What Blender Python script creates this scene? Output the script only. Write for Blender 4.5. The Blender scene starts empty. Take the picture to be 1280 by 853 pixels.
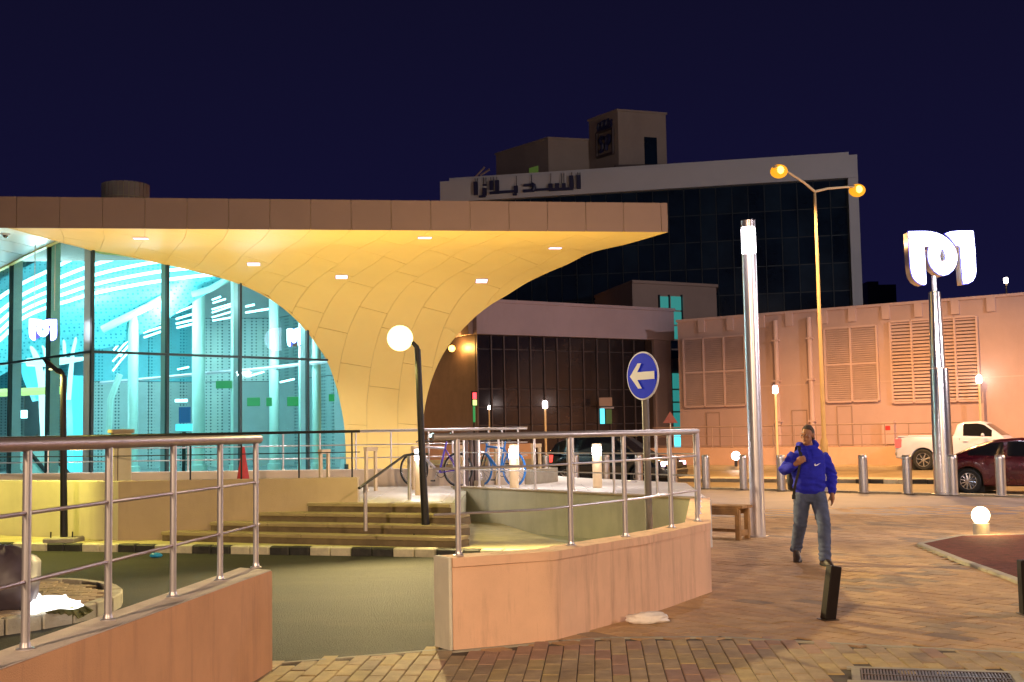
import bpy, bmesh, math, random
from mathutils import Vector, Matrix, noise
from mathutils.bvhtree import BVHTree
random.seed(7)
S = bpy.context.scene
COL = S.collection
# ---------------------------------------------------------------- camera
FPX = 1500.0; ROLL = 0.018; PITCH = math.atan(114.5 / FPX)
FW = Vector((0, math.cos(PITCH), math.sin(PITCH))); UP = Vector((0, -math.sin(PITCH), math.cos(PITCH))); RT = Vector((1, 0, 0))
CAMP = Vector((0, 0, 1.7))
cd = bpy.data.cameras.new('camera'); cam = bpy.data.objects.new('camera', cd); COL.objects.link(cam)
cd.sensor_width = 36; cd.lens = FPX / 1280 * 36; cd.clip_start = .05; cd.clip_end = 3000
cr, sr = math.cos(ROLL), math.sin(ROLL)
R2 = RT * cr - UP * sr; U2 = RT * sr + UP * cr
cam.matrix_world = Matrix(((R2.x, U2.x, -FW.x, 0), (R2.y, U2.y, -FW.y, 0), (R2.z, U2.z, -FW.z, CAMP.z), (0, 0, 0, 1)))
S.camera = cam
# ---------------------------------------------------------------- world: night sky, exposure
w = bpy.data.worlds.new('World'); S.world = w; w.use_nodes = True
nt = w.node_tree; bg = nt.nodes['Background']
tc = nt.nodes.new('ShaderNodeTexCoord'); sx = nt.nodes.new('ShaderNodeSeparateXYZ'); rp = nt.nodes.new('ShaderNodeValToRGB')
nt.links.new(tc.outputs['Generated'], sx.inputs[0]); nt.links.new(sx.outputs['Z'], rp.inputs[0]); nt.links.new(rp.outputs[0], bg.inputs[0])
rp.color_ramp.elements[0].position = 0; rp.color_ramp.elements[0].color = (.0075, .010, .050, 1)
rp.color_ramp.elements[1].position = .45; rp.color_ramp.elements[1].color = (.0048, .0042, .0165, 1)
em_ = rp.color_ramp.elements.new(.12); em_.color = (.0062, .0055, .031, 1)
bg.inputs[1].default_value = 1.0
S.view_settings.view_transform = 'Standard'; S.view_settings.look = 'None'; S.view_settings.gamma = 1; S.view_settings.exposure = 0
S.cycles.use_denoising = True
S.cycles.max_bounces = 6; S.cycles.transparent_max_bounces = 12
S.cycles.sample_clamp_indirect = 4
# ---------------------------------------------------------------- pixel -> world helpers (for measuring positions)
def ray(u, v):
    a = u - 640; b = 426.5 - v
    d = FW * FPX + RT * (a * cr + b * sr) + UP * (-a * sr + b * cr)
    return d / d.y
def at(u, v, Y): return CAMP + ray(u, v) * Y
def gz(u, v, z):
    d = ray(u, v); return CAMP + d * ((z - 1.7) / d.z)
def zat(u, v, Y): return at(u, v, Y).z
# ---------------------------------------------------------------- materials
MATS = {}
def mat(name, col, rough=.6, metal=0, var=.12, scale=6, bump=.0, bscale=60, spec=.5, dirt=None, stretch=None, coat=0):
    m = bpy.data.materials.new(name); m.use_nodes = True; t = m.node_tree; b = t.nodes['Principled BSDF']
    b.inputs['Roughness'].default_value = rough; b.inputs['Metallic'].default_value = metal
    b.inputs['Specular IOR Level'].default_value = spec; b.inputs['Coat Weight'].default_value = coat
    c = t.nodes.new('ShaderNodeTexCoord'); mp = t.nodes.new('ShaderNodeMapping'); t.links.new(c.outputs['Object'], mp.inputs[0])
    g = t.nodes.new('ShaderNodeNewGeometry')
    t.links.new(g.outputs['Position'], mp.inputs[0])
    if stretch: mp.inputs['Scale'].default_value = stretch
    n = t.nodes.new('ShaderNodeTexNoise'); n.inputs['Scale'].default_value = scale; n.inputs['Detail'].default_value = 6; n.inputs['Roughness'].default_value = .65
    t.links.new(mp.outputs[0], n.inputs['Vector'])
    r = t.nodes.new('ShaderNodeValToRGB'); t.links.new(n.outputs[0], r.inputs[0])
    lo = [max(0, x * (1 - var)) for x in col[:3]] + [1]; hi = [min(1, x * (1 + var)) for x in col[:3]] + [1]
    r.color_ramp.elements[0].position = .3; r.color_ramp.elements[1].position = .7
    r.color_ramp.elements[0].color = lo; r.color_ramp.elements[1].color = hi
    out = r.outputs[0]
    if dirt:
        n2 = t.nodes.new('ShaderNodeTexNoise'); n2.inputs['Scale'].default_value = dirt[1]; n2.inputs['Detail'].default_value = 8; n2.inputs['Roughness'].default_value = .7
        mp2 = t.nodes.new('ShaderNodeMapping'); t.links.new(g.outputs['Position'], mp2.inputs[0]); mp2.inputs['Scale'].default_value = dirt[3] if len(dirt) > 3 else (1, 1, 1)
        t.links.new(mp2.outputs[0], n2.inputs['Vector'])
        r2 = t.nodes.new('ShaderNodeValToRGB'); r2.color_ramp.elements[0].position = .5; r2.color_ramp.elements[1].position = .72
        r2.color_ramp.elements[1].color = (dirt[2],) * 3 + (1,)
        t.links.new(n2.outputs[0], r2.inputs[0])
        mx = t.nodes.new('ShaderNodeMix'); mx.data_type = 'RGBA'
        t.links.new(r2.outputs[0], mx.inputs['Factor']); t.links.new(out, mx.inputs['A']); mx.inputs['B'].default_value = tuple(dirt[0]) + (1,)
        out = mx.outputs['Result']
    t.links.new(out, b.inputs['Base Color'])
    if bump:
        n3 = t.nodes.new('ShaderNodeTexNoise'); n3.inputs['Scale'].default_value = bscale; n3.inputs['Detail'].default_value = 4
        t.links.new(g.outputs['Position'], n3.inputs['Vector'])
        bp = t.nodes.new('ShaderNodeBump'); bp.inputs['Strength'].default_value = bump; bp.inputs['Distance'].default_value = .02
        t.links.new(n3.outputs[0], bp.inputs['Height']); t.links.new(bp.outputs[0], b.inputs['Normal'])
    MATS[name] = m; return m
def emis(name, col, s):
    m = bpy.data.materials.new(name); m.use_nodes = True; b = m.node_tree.nodes['Principled BSDF']
    b.inputs['Base Color'].default_value = (.02, .02, .02, 1); b.inputs['Emission Color'].default_value = tuple(col) + (1,); b.inputs['Emission Strength'].default_value = s
    MATS[name] = m; return m
def glassmat(name, tint, refl=.12, rough=.02, mixt=None):
    m = bpy.data.materials.new(name); m.use_nodes = True; t = m.node_tree; t.nodes.clear()
    o = t.nodes.new('ShaderNodeOutputMaterial'); tr = t.nodes.new('ShaderNodeBsdfTransparent'); gl = t.nodes.new('ShaderNodeBsdfGlossy')
    tr.inputs[0].default_value = tuple(tint) + (1,); gl.inputs['Roughness'].default_value = rough
    lw = t.nodes.new('ShaderNodeLayerWeight'); lw.inputs[0].default_value = .35
    ma = t.nodes.new('ShaderNodeMath'); ma.operation = 'MULTIPLY_ADD'; ma.inputs[1].default_value = .4; ma.inputs[2].default_value = refl
    t.links.new(lw.outputs['Facing'], ma.inputs[0])
    # fresnel-like: facing^3
    pw = t.nodes.new('ShaderNodeMath'); pw.operation = 'POWER'; pw.inputs[1].default_value = 3; t.links.new(lw.outputs['Facing'], pw.inputs[0]); t.links.new(pw.outputs[0], ma.inputs[0])
    mx = t.nodes.new('ShaderNodeMixShader'); t.links.new(ma.outputs[0], mx.inputs[0]); t.links.new(tr.outputs[0], mx.inputs[1]); t.links.new(gl.outputs[0], mx.inputs[2]); t.links.new(mx.outputs[0], o.inputs[0])
    MATS[name] = m; return m
def dotmat(name, col, hole, sc, rough=.4, thr=.30):
    """perforated metal: staggered round holes"""
    m = mat(name, col, rough, .3, .06, 3); t = m.node_tree; b = t.nodes['Principled BSDF']
    g = t.nodes.new('ShaderNodeNewGeometry'); mp = t.nodes.new('ShaderNodeMapping'); mp.inputs['Scale'].default_value = (sc, sc, sc); mp.inputs['Rotation'].default_value = (0, 0, .8)
    t.links.new(g.outputs['Position'], mp.inputs[0])
    v = t.nodes.new('ShaderNodeTexVoronoi'); v.inputs['Scale'].default_value = 1; v.inputs['Randomness'].default_value = .0
    t.links.new(mp.outputs[0], v.inputs['Vector'])
    lt = t.nodes.new('ShaderNodeMath'); lt.operation = 'LESS_THAN'; lt.inputs[1].default_value = thr; t.links.new(v.outputs['Distance'], lt.inputs[0])
    mx = t.nodes.new('ShaderNodeMix'); mx.data_type = 'RGBA'; t.links.new(lt.outputs[0], mx.inputs['Factor'])
    src = b.inputs['Base Color'].links[0].from_socket
    t.links.new(src, mx.inputs['A']); mx.inputs['B'].default_value = tuple(hole) + (1,); t.links.new(mx.outputs['Result'], b.inputs['Base Color'])
    return m
M = MATS
mat('asphalt', (.028, .028, .020), .8, 0, .6, 42, 1.0, 70, dirt=((.055, .05, .033), .9, .7, (.5, 1.6, 1)), spec=.35)
mat('road', (.17, .13, .07), .55, 0, .25, .6, .3, 60, dirt=((.16, .13, .09), .35, .5, (1, .3, 1)))
mat('mortar', (.075, .055, .038), .9, 0, .3, 8)
mat('paver_sand', (.38, .28, .16), .8, 0, .25, 5, .5, 90, dirt=((.16, .11, .08), 1.6, .6))
mat('paver_yellow', (.42, .31, .14), .8, 0, .2, 5, .5, 90, dirt=((.18, .13, .08), 1.6, .6))
mat('paver_red', (.36, .22, .15), .8, 0, .2, 5, .5, 90, dirt=((.15, .1, .08), 1.6, .5))
mat('paver_grey', (.31, .225, .145), .8, 0, .25, 5, .5, 90, dirt=((.12, .09, .08), 1.6, .5))
mat('paver_brown', (.42, .26, .13), .75, 0, .25, 3, .5, 90, dirt=((.17, .12, .09), .7, .7))
mat('paver_pale', (.48, .31, .155), .75, 0, .2, 3, .5, 90, dirt=((.2, .14, .1), .7, .6))
mat('bed_red', (.12, .03, .022), .85, 0, .35, 9, .8, 50, spec=.2)
mat('wall_orange', (.68, .36, .18), .85, 0, .10, 1.3, .3, 140, dirt=((.40, .21, .12), 1.7, .6, (3.2, 3.2, .35)))
mat('black_paint', (.010, .006, .006), .6, 0, .2, 8, spec=.2)
mat('wall_paint', (.74, .47, .31), .85, 0, .10, 1.3, .3, 140, dirt=((.42, .25, .17), 1.7, .75, (3.2, 3.2, .35)))
mat('wall_top', (.70, .60, .50), .9, 0, .12, 5, .5, 120, dirt=((.4, .32, .26), 3, .6))
mat('ramp_green', (.44, .44, .32), .85, 0, .1, 2, .2, 100, dirt=((.3, .3, .22), 2.2, .5, (2, 2, .4)))
mat('cream_shaded', (.44, .33, .22), .85, 0, .08, 1.2, .3, 120, dirt=((.3, .22, .15), 1.2, .4, (2.5, 2.5, .5)))  # cream render of the turned section, its shade painted into the colour
mat('wall_end', (.62, .60, .5), .85, 0, .1, 2, .2, 100, dirt=((.35, .35, .3), 2.5, .4, (2, 2, .4)))
mat('cream_render', (.62, .56, .36), .85, 0, .08, 1.2, .3, 120, dirt=((.42, .38, .24), 1.1, .35, (2.5, 2.5, .5)))
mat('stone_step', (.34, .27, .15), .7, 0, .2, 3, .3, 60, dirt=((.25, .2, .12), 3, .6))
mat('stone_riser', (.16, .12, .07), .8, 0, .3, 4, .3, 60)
mat('terrace_tile', (.72, .69, .64), .35, 0, .05, 4)
mat('low_wall', (.70, .58, .46), .8, 0, .08, 2)
mat('kerb_black', (.03, .03, .028), .6, 0, .4, 9, .4, 60, dirt=((.12, .11, .08), 5, .4))
mat('kerb_white', (.62, .58, .42), .75, 0, .12, 9, .3, 60, dirt=((.3, .28, .2), 5, .5))
mat('concrete', (.34, .31, .24), .85, 0, .15, 6, .4, 80)
mat('steel', (.66, .63, .66), .34, .8, .06, 20, stretch=(1, 1, .05))
mat('steel_dull', (.48, .44, .43), .42, .7, .08, 20)
mat('rail_brown', (.30, .22, .215), .38, .7, .1, 20)
mat('steel_polish', (.85, .84, .86), .22, 1, .03, 8)
mat('black_metal', (.012, .011, .012), .55, .2, .2, 10)
mat('bollard_steel', (.55, .53, .55), .3, .9, .06, 14)
mat('panel_canopy', (.62, .465, .16), .6, 0, .035, .9, spec=.4)
mat('panel_fascia', (.20, .122, .095), .6, 0, .05, 1.2)
mat('joint_dark', (.34, .25, .12), .9, 0, .1, 5)
mat('roof_deck', (.2, .17, .14), .9)
mat('mullion', (.015, .03, .032), .35, .5, .1, 5)
mat('fin', (.42, .52, .55), .25, .2, .06, 4)
mat('interior_wall', (.40, .52, .52), .5, 0, .08, .8)
mat('interior_col', (.42, .66, .62), .4, 0, .05, 2)
mat('interior_ceiling', (.05, .50, .62), .5, 0, .06, .8)
mat('interior_floor', (.25, .38, .38), .25, 0, .06, 2)
dotmat('perforated', (.40, .55, .55), (.10, .19, .2), 9)
dotmat('perforated_bright', (.16, .60, .70), (.02, .33, .42), 9)
mat('far_wall', (.44, .30, .265), .85, 0, .07, .5, .3, 30, dirt=((.36, .235, .205), .5, .5, (1, 1, .25)))
mat('far_trim', (.50, .345, .305), .8, 0, .06, 1)
mat('post_grey', (.13, .12, .125), .6, .2, .1, 5); mat('lamp_pole', (.34, .25, .13), .6, 0, .08, 4)
mat('louvre', (.47, .325, .285), .6, .1, .08, 2)
mat('louvre_dark', (.20, .135, .115), .8)
mat('plinth', (.50, .31, .22), .85, 0, .1, .6)
mat('band_mauve', (.34, .25, .27), .8, 0, .08, .4, .2, 20, dirt=((.27, .2, .21), .5, .6, (1, 1, .2)))
mat('block_brown', (.28, .19, .155), .85, 0, .1, .4, .2, 20)
mat('glass_dark', (.018, .013, .014), .12, .0, .5, .5, spec=.6)
mat('glass_navy', (.006, .012, .022), .10, .0, .6, .3, spec=.4)
mat('glass_navy_b', (.009, .017, .028), .13, .0, .6, .3, spec=.4)
mat('frame_brown', (.075, .05, .045), .5, .3, .2, 2)
mat('frame_navy', (.012, .02, .03), .5, .3, .2, 2)
mat('plaza_white', (.45, .42, .42), .7, 0, .05, .3)
mat('penthouse', (.30, .225, .175), .85, 0, .1, .4, .2, 12, dirt=((.22, .16, .13), .3, .6, (1, 1, .3)))
mat('letter_navy', (.012, .012, .05), .5)
mat('wood', (.34, .19, .07), .7, 0, .3, 6, .4, 60, stretch=(1, 1, 1))
mat('plastic_white', (.75, .7, .66), .45, 0, .08, 12, .5, 30)
mat('plastic_blue', (.02, .3, .6), .4)
mat('rubber', (.012, .012, .012), .8)
mat('rim', (.55, .56, .6), .25, .9)
mat('car_white', (.52, .55, .72), .3, 0, .02, 3, coat=.5)
mat('car_red', (.075, .006, .012), .22, .2, .05, 3, coat=.8)
mat('car_dark', (.008, .014, .022), .2, .2, .1, 3, coat=.8)
mat('car_glass', (.01, .01, .012), .06, 0, .1, 3, spec=.8)
mat('car_trim', (.02, .02, .02), .5)
mat('sign_blue', (.008, .03, .75), .8, 0, .03, 3, spec=.1)
mat('sign_white', (.7, .72, .8), .7, 0, .03, 3, spec=.1)
mat('skin', (.26, .115, .065), .55, 0, .08, 20)
mat('hair', (.055, .038, .03), .8, 0, .3, 120, .6, 200)
mat('hoodie', (.004, .008, .40), .85, 0, .12, 12, .4, 200)
mat('jeans', (.055, .075, .15), .85, 0, .3, 9, .4, 220, stretch=(1, 1, .5))
mat('shoe', (.02, .013, .013), .5)
mat('bag_black', (.014, .012, .016), .7)
mat('grate_metal', (.10, .07, .055), .45, .7, .2, 8)
mat('cream_paint', (.62, .47, .28), .6, 0, .06, 6)
mat('cone_red', (.45, .03, .03), .6)
mat('bike_white', (.6, .58, .66), .3, .2)
mat('bike_purple', (.09, .05, .5), .3, .2)
mat('bike_blue', (.02, .16, .5), .3, .2)
mat('yellow_post', (.62, .38, .1), .6)
mat('foil', (.30, .30, .13), .25, .5, .3, 12, .8, 25)
emis('em_lamp_yellow', (1, .93, .42), 2.4)
emis('em_led', (1, .62, .85), 3.2)
emis('em_band', (1, .92, .95), 14)
emis('em_sodium', (1, .50, .07), 300)
emis('em_sign', (.86, .92, 1), 9); emis('em_glow_rim', (.12, .10, 1), 1.3)
emis('em_line', (.72, .97, 1), 5.5)
emis('em_cyan', (.12, .85, 1), 1.6)
emis('em_cyan_white', (.6, 1, 1), 2.6)
emis('em_yg', (.75, 1, .3), 1.5)
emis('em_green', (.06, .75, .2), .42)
emis('em_blue', (.02, .22, .6), .45)
emis('em_red', (1, .05, .06), 4)
emis('em_teal', (.05, .42, .38), .55)
emis('em_window_dim', (.1, .16, .03), .45)
emis('em_tail', (1, .07, .05), 1.9)
emis('em_head', (1, .6, .85), 9)
emis('em_small', (1, .85, .8), 14)
emis('em_orange', (1, .5, .08), 9)
glassmat('glass_clear', (.74, .95, .96), .008)
# ---------------------------------------------------------------- objects
OFF = {}
def tagp(o, label=None, cat=None, group=None, kind=None):
    if label: o['label'] = label
    if cat: o['category'] = cat
    if group: o['group'] = group
    if kind: o['kind'] = kind
    return o
def thing(name, label, cat, loc=(0, 0, 0), group=None):
    o = bpy.data.objects.new(name, None); o.empty_display_size = .2; COL.objects.link(o); o.location = loc
    OFF[o.name] = Vector(loc); return tagp(o, label, cat, group)
def addobj(name, me, parent=None, loc=None):
    o = bpy.data.objects.new(name, me); COL.objects.link(o)
    if parent: o.parent = parent
    if loc is not None: o.location = loc
    return o
class MB:
    def __init__(s): s.v = []; s.f = []
    def add(s, vs, fs):
        n = len(s.v); s.v += [Vector(v) for v in vs]; s.f += [tuple(i + n for i in f) for f in fs]; return s
    def box(s, c, d, rz=0, rx=0, ry=0):
        m = Matrix.Translation(c) @ Matrix.Rotation(rz, 4, 'Z') @ Matrix.Rotation(ry, 4, 'Y') @ Matrix.Rotation(rx, 4, 'X')
        vs = [m @ Vector((x * d[0] / 2, y * d[1] / 2, z * d[2] / 2)) for x in (-1, 1) for y in (-1, 1) for z in (-1, 1)]
        return s.add(vs, [(0, 1, 3, 2), (4, 6, 7, 5), (0, 4, 5, 1), (2, 3, 7, 6), (0, 2, 6, 4), (1, 5, 7, 3)])
    def prism(s, poly, z0, z1, z1s=None):
        n = len(poly); vs = [(p[0], p[1], z0) for p in poly] + [(p[0], p[1], z1s[i] if z1s else z1) for i, p in enumerate(poly)]
        fs = [tuple(range(n))[::-1], tuple(range(n, 2 * n))] + [(i, (i + 1) % n, n + (i + 1) % n, n + i) for i in range(n)]
        return s.add(vs, fs)
    def hexa(s, a, b):   # two quads (lists of 4 pts)
        return s.add(list(a) + list(b), [(0, 3, 2, 1), (4, 5, 6, 7), (0, 1, 5, 4), (1, 2, 6, 5), (2, 3, 7, 6), (3, 0, 4, 7)])
    def tube(s, pts, r, n=10, caps=True, ell=None):
        pts = [Vector(p) for p in pts]; rs = r if isinstance(r, (list, tuple)) else [r] * len(pts)
        rings = []; prev = None
        for i, p in enumerate(pts):
            t = (pts[min(i + 1, len(pts) - 1)] - pts[max(i - 1, 0)])
            if t.length < 1e-9: t = Vector((0, 0, 1))
            t.normalize()
            if prev is None:
                ref = Vector((0, 1, 0)) if abs(t.z) > .9 else Vector((0, 0, 1))
                a = t.cross(ref).normalized()
            else:
                a = (prev - t * prev.dot(t)); a.normalize()
            b = t.cross(a); prev = a; ring = []
            for k in range(n):
                an = 2 * math.pi * k / n; ex, ey = (ell if ell else (1, 1))
                ring.append(p + a * math.cos(an) * rs[i] * ex + b * math.sin(an) * rs[i] * ey)
            rings.append(ring)
        return s.loft(rings, caps)
    def loft(s, rings, caps=True, closed=True):
        n = len(rings[0]); vs = [v for r in rings for v in r]; fs = []
        for i in range(len(rings) - 1):
            for k in range(n if closed else n - 1):
                a = i * n + k; b = i * n + (k + 1) % n; fs.append((a, b, b + n, a + n))
        if caps and closed: fs += [tuple(range(n))[::-1], tuple(range((len(rings) - 1) * n, len(rings) * n))]
        return s.add(vs, fs)
    def lathe(s, c, prof, n=20, axis='Z', caps=True):
        c = Vector(c); rings = []
        for r, h in prof:
            ring = []
            for k in range(n):
                an = 2 * math.pi * k / n; x, y = r * math.cos(an), r * math.sin(an)
                ring.append(c + (Vector((x, y, h)) if axis == 'Z' else Vector((x, h, y)) if axis == 'Y' else Vector((h, x, y))))
            rings.append(ring)
        return s.loft(rings, caps)
    def sphere(s, c, r, n=14, sc=(1, 1, 1)):
        prof = [(max(1e-3, math.sin(math.pi * i / n)) , -math.cos(math.pi * i / n)) for i in range(n + 1)]
        rings = [[Vector(c) + Vector((r * sc[0] * a * math.cos(2 * math.pi * k / (2 * n)), r * sc[1] * a * math.sin(2 * math.pi * k / (2 * n)), r * sc[2] * h)) for k in range(2 * n)] for a, h in prof]
        return s.loft(rings, True)
    def mesh(s, name, m, off=None, bevel=0, smooth=True, angle=35):
        me = bpy.data.meshes.new(name); o = off or Vector((0, 0, 0))
        me.from_pydata([v - o for v in s.v], [], s.f); me.update()
        b = bmesh.new(); b.from_mesh(me); bmesh.ops.recalc_face_normals(b, faces=b.faces)
        if bevel: bmesh.ops.bevel(b, geom=b.edges[:], offset=bevel, segments=1, affect='EDGES', profile=.5, clamp_overlap=True)
        b.to_mesh(me); b.free()
        if m: me.materials.append(M[m] if isinstance(m, str) else m)
        if smooth:
            me.shade_smooth(); me.set_sharp_from_angle(angle=math.radians(angle))
        return me
    def build(s, name, m, parent=None, **k):
        off = OFF.get(parent.name, Vector((0, 0, 0))) if parent else None
        me = s.mesh(name, m, off, **k); o = addobj(name, me, parent)
        if parent: OFF[o.name] = OFF.get(parent.name, Vector((0, 0, 0)))
        return o
def kids(o): return [c for c in list(COL.objects) if c.parent == o]
KID = {}
def index_kids():
    KID.clear()
    for c in COL.objects:
        if c.parent: KID.setdefault(c.parent.name, []).append(c)
def copy_tree(o, parent=None):
    c = o.copy(); COL.objects.link(c)
    if parent: c.parent = parent
    for ch in KID.get(o.name, []): copy_tree(ch, c)
    return c
def struct(name, mb, m, **k):
    o = mb.build(name, m, None, **k); o['kind'] = 'structure'; return o
def plight(name, loc, e, col, r=.1, parent=None):
    l = bpy.data.lights.new(name, 'POINT'); l.energy = e; l.color = col; l.shadow_soft_size = r
    o = bpy.data.objects.new(name, l); COL.objects.link(o); o.location = loc
    return o
def slight(name, loc, tgt, e, col, ang=90, blend=.6, r=.1):
    l = bpy.data.lights.new(name, 'SPOT'); l.energy = e; l.color = col; l.shadow_soft_size = r; l.spot_size = math.radians(ang); l.spot_blend = blend
    o = bpy.data.objects.new(name, l); COL.objects.link(o); o.location = loc
    o.rotation_euler = (Vector(tgt) - Vector(loc)).to_track_quat('-Z', 'Y').to_euler(); return o
class VP:
    """vertical plane through two plan points; s runs along it, o is distance out towards the camera"""
    def __init__(s, a, b):
        s.a = Vector((a[0], a[1])); s.e = (Vector((b[0], b[1])) - s.a); s.L = s.e.length; s.e.normalize()
        s.n = Vector((s.e.y, -s.e.x))
        if s.n.dot(-s.a) < 0: s.n = -s.n
    def hit(s, u, v):
        r = ray(u, v); t = s.a.dot(s.n) / (r.x * s.n.x + r.y * s.n.y); P = CAMP + r * t
        return (Vector((P.x, P.y)) - s.a).dot(s.e), P.z
    def pt(s, q, z, o=0):
        p = s.a + s.e * q + s.n * o; return Vector((p.x, p.y, z))
    def box(s, mb, s0, s1, z0, z1, o0, o1):
        f = lambda o: [s.pt(s0, z0, o), s.pt(s1, z0, o), s.pt(s1, z1, o), s.pt(s0, z1, o)]
        return mb.hexa(f(o0), f(o1))
    def pbox(s, mb, u0, u1, v0, v1, o0, o1):   # measured from the photo; centre lines
        um, vm = (u0 + u1) / 2, (v0 + v1) / 2
        s0 = s.hit(u0, vm)[0]; s1 = s.hit(u1, vm)[0]; z1 = s.hit(um, v0)[1]; z0 = s.hit(um, v1)[1]
        return s.box(mb, min(s0, s1), max(s0, s1), z0, z1, o0, o1)
def curve_mesh(name, loops, depth, m, scale=1.0, offs=0):
    """filled 2D outline (with holes) extruded; lies in XZ plane facing -Y"""
    cu = bpy.data.curves.new(name, 'CURVE'); cu.dimensions = '2D'; cu.fill_mode = 'BOTH'; cu.extrude = depth / 2; cu.offset = offs
    for lp in loops:
        sp = cu.splines.new('POLY'); sp.points.add(len(lp) - 1); sp.use_cyclic_u = True
        for i, p in enumerate(lp): sp.points[i].co = (p[0] * scale, p[1] * scale, 0, 1)
    o = bpy.data.objects.new(name, cu); COL.objects.link(o); bpy.context.view_layer.update()
    me = bpy.data.meshes.new_from_object(o.evaluated_get(bpy.context.evaluated_depsgraph_get())); bpy.data.objects.remove(o); bpy.data.curves.remove(cu)
    me.transform(Matrix.Rotation(math.pi / 2, 4, 'X')); me.materials.clear(); me.materials.append(M[m]); me.name = name
    return me
def text_mesh(txt, size, depth, m):
    cu = bpy.data.curves.new('t', 'FONT'); cu.body = txt; cu.size = size; cu.extrude = depth / 2; cu.align_x = 'CENTER'; cu.align_y = 'CENTER'; cu.offset = size * .02
    o = bpy.data.objects.new('t', cu); COL.objects.link(o); bpy.context.view_layer.update()
    me = bpy.data.meshes.new_from_object(o.evaluated_get(bpy.context.evaluated_depsgraph_get())); bpy.data.objects.remove(o); bpy.data.curves.remove(cu)
    me.transform(Matrix.Rotation(math.pi / 2, 4, 'X')); me.materials.clear(); me.materials.append(M[m]); me.name = 'lettering'
    return me
def smoothpts(lp, it=2):
    for _ in range(it):
        q = []
        for i in range(len(lp)):
            a = Vector(lp[i][:2]); b = Vector(lp[(i + 1) % len(lp)][:2]); q += [tuple(a * .75 + b * .25), tuple(a * .25 + b * .75)]
        lp = q
    return lp
# lamp powers (W)
E_DOWN = 1250; E_HALL = 600; E_COL = 420; E_SOD = 10500; E_NEAR = 16000; E_YARD = 560; E_BOL = 12; E_GARD = 14; E_UP = 1350; E_FLOOD = 16500
emis('em_added_uplight', (1, .85, .4), 6); emis('em_sheet', (1, .97, .95), 3); emis('em_lamp_warm', (1, .8, .5), 10); emis('em_red_dim', (.5, .03, .03), .4)
mat('panel_soffit_coollit', (.72, .72, .76), .4, 0, .03, 1)  # white copy of the canopy panel; cool light is painted into its colour
# ================================================================ GROUND
RD = Vector((.84, -.543)).normalized(); RN = Vector((RD.y, -RD.x)) * -1   # along the road / away from camera
if RN.y < 0: RN = -RN
def roadp(along, off): return RD * along + RN * off
struct('ground', MB().prism([(-900, -300), (900, -300), (900, 1500), (-900, 1500)], -.4, -.154), 'asphalt')
# road coordinate of a point: offset = dot(RN)
med = Vector((7.25, 41.8)); farp = Vector((9.5, 54.6))
mo = med.dot(RN); fo = farp.dot(RN)
bo = Vector((5.5, 35.6)).dot(RN)
def strip(o0, o1, a0, a1, z0, z1): return MB().prism([roadp(a0, o0), roadp(a1, o0), roadp(a1, o1), roadp(a0, o1)], z0, z1)
struct('road', strip(bo - 9, fo, -90, 120, -.152, -.146), 'road')
# driveway asphalt between the walls and the station
DK0 = gz(0, 688, 0).xy; DK1 = gz(545, 697, 0).xy; DE = (DK1 - DK0).normalized(); DN = Vector((-DE.y, DE.x))
if DN.y < 0: DN = -DN
LW = [gz(340, 713, .72), gz(300, 710, .72), gz(0, 814, .72), gz(0, 837, .72)]
lwf = (LW[3] - LW[0]).xy.normalized(); lwb = (LW[2] - LW[1]).xy.normalized()
WA = gz(567, 813, 0).xy; WB = gz(695, 800, 0).xy; WC = gz(890, 740, 0).xy; WD = gz(886, 622, .72).xy
WZ = .72
RT0 = gz(577, 608, .72).xy; RT1 = WD + Vector((-.12, 0))
dk = lambda t, o=0: DK0 + DE * t + DN * o
pe0 = gz(345, 829, 0).xy; pe1 = gz(551, 812, 0).xy
struct('driveway', MB().prism([(-40, 2), tuple(pe0 + (pe0 - pe1) * 5 + Vector((-8, -3))), tuple(pe0), tuple(pe1), tuple(WA + Vector((.3, .3))), tuple(WB), tuple(WC + Vector((-.15, .3))), tuple(WD), tuple(RT0 + Vector((0, .5))), tuple(dk(7.5, 6)), tuple(dk(7, 0)), tuple(dk(-30, 0))], -.15, 0), 'asphalt')
# plaza sheet (bedding for the pavers)
edge = [Vector((11.9, 27.6)) + Vector((.69, -.72)) * 45, Vector((11.9, 27.6)) - Vector((RD.x * 0, 0)), Vector((1.04, 38.9)), Vector((-6, 46)), Vector((-30, 60))]
struct('plaza', MB().prism([(60, -20), tuple(edge[0] + Vector((8, 0))), tuple(edge[1] + Vector((.5, 0))), tuple(edge[2] + Vector((.5, .3))), tuple(edge[3]), (-6, 40), (2.8, 27), tuple(WD), tuple(WC), tuple(WB), tuple(WA), tuple(pe1), tuple(pe0), tuple(pe0 + (pe0 - pe1) * 5 + Vector((-8, -3))), (-30, -20)], -.15, -.012), 'mortar')
# plaza edge kerb band along the road
kb = MB()
for i in range(60):
    a = Vector((11.9, 27.6)) + (Vector((1.04, 38.9)) - Vector((11.9, 27.6))).normalized() * (i - 25) * .9
    kb.box((a.x + .35, a.y + .45, -.06), (.88, .3, .17), math.atan2(11.3, -10.86))
o = kb.build('edge_kerb', 'concrete', None, bevel=.01); tagp(o, kind='structure')
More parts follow.
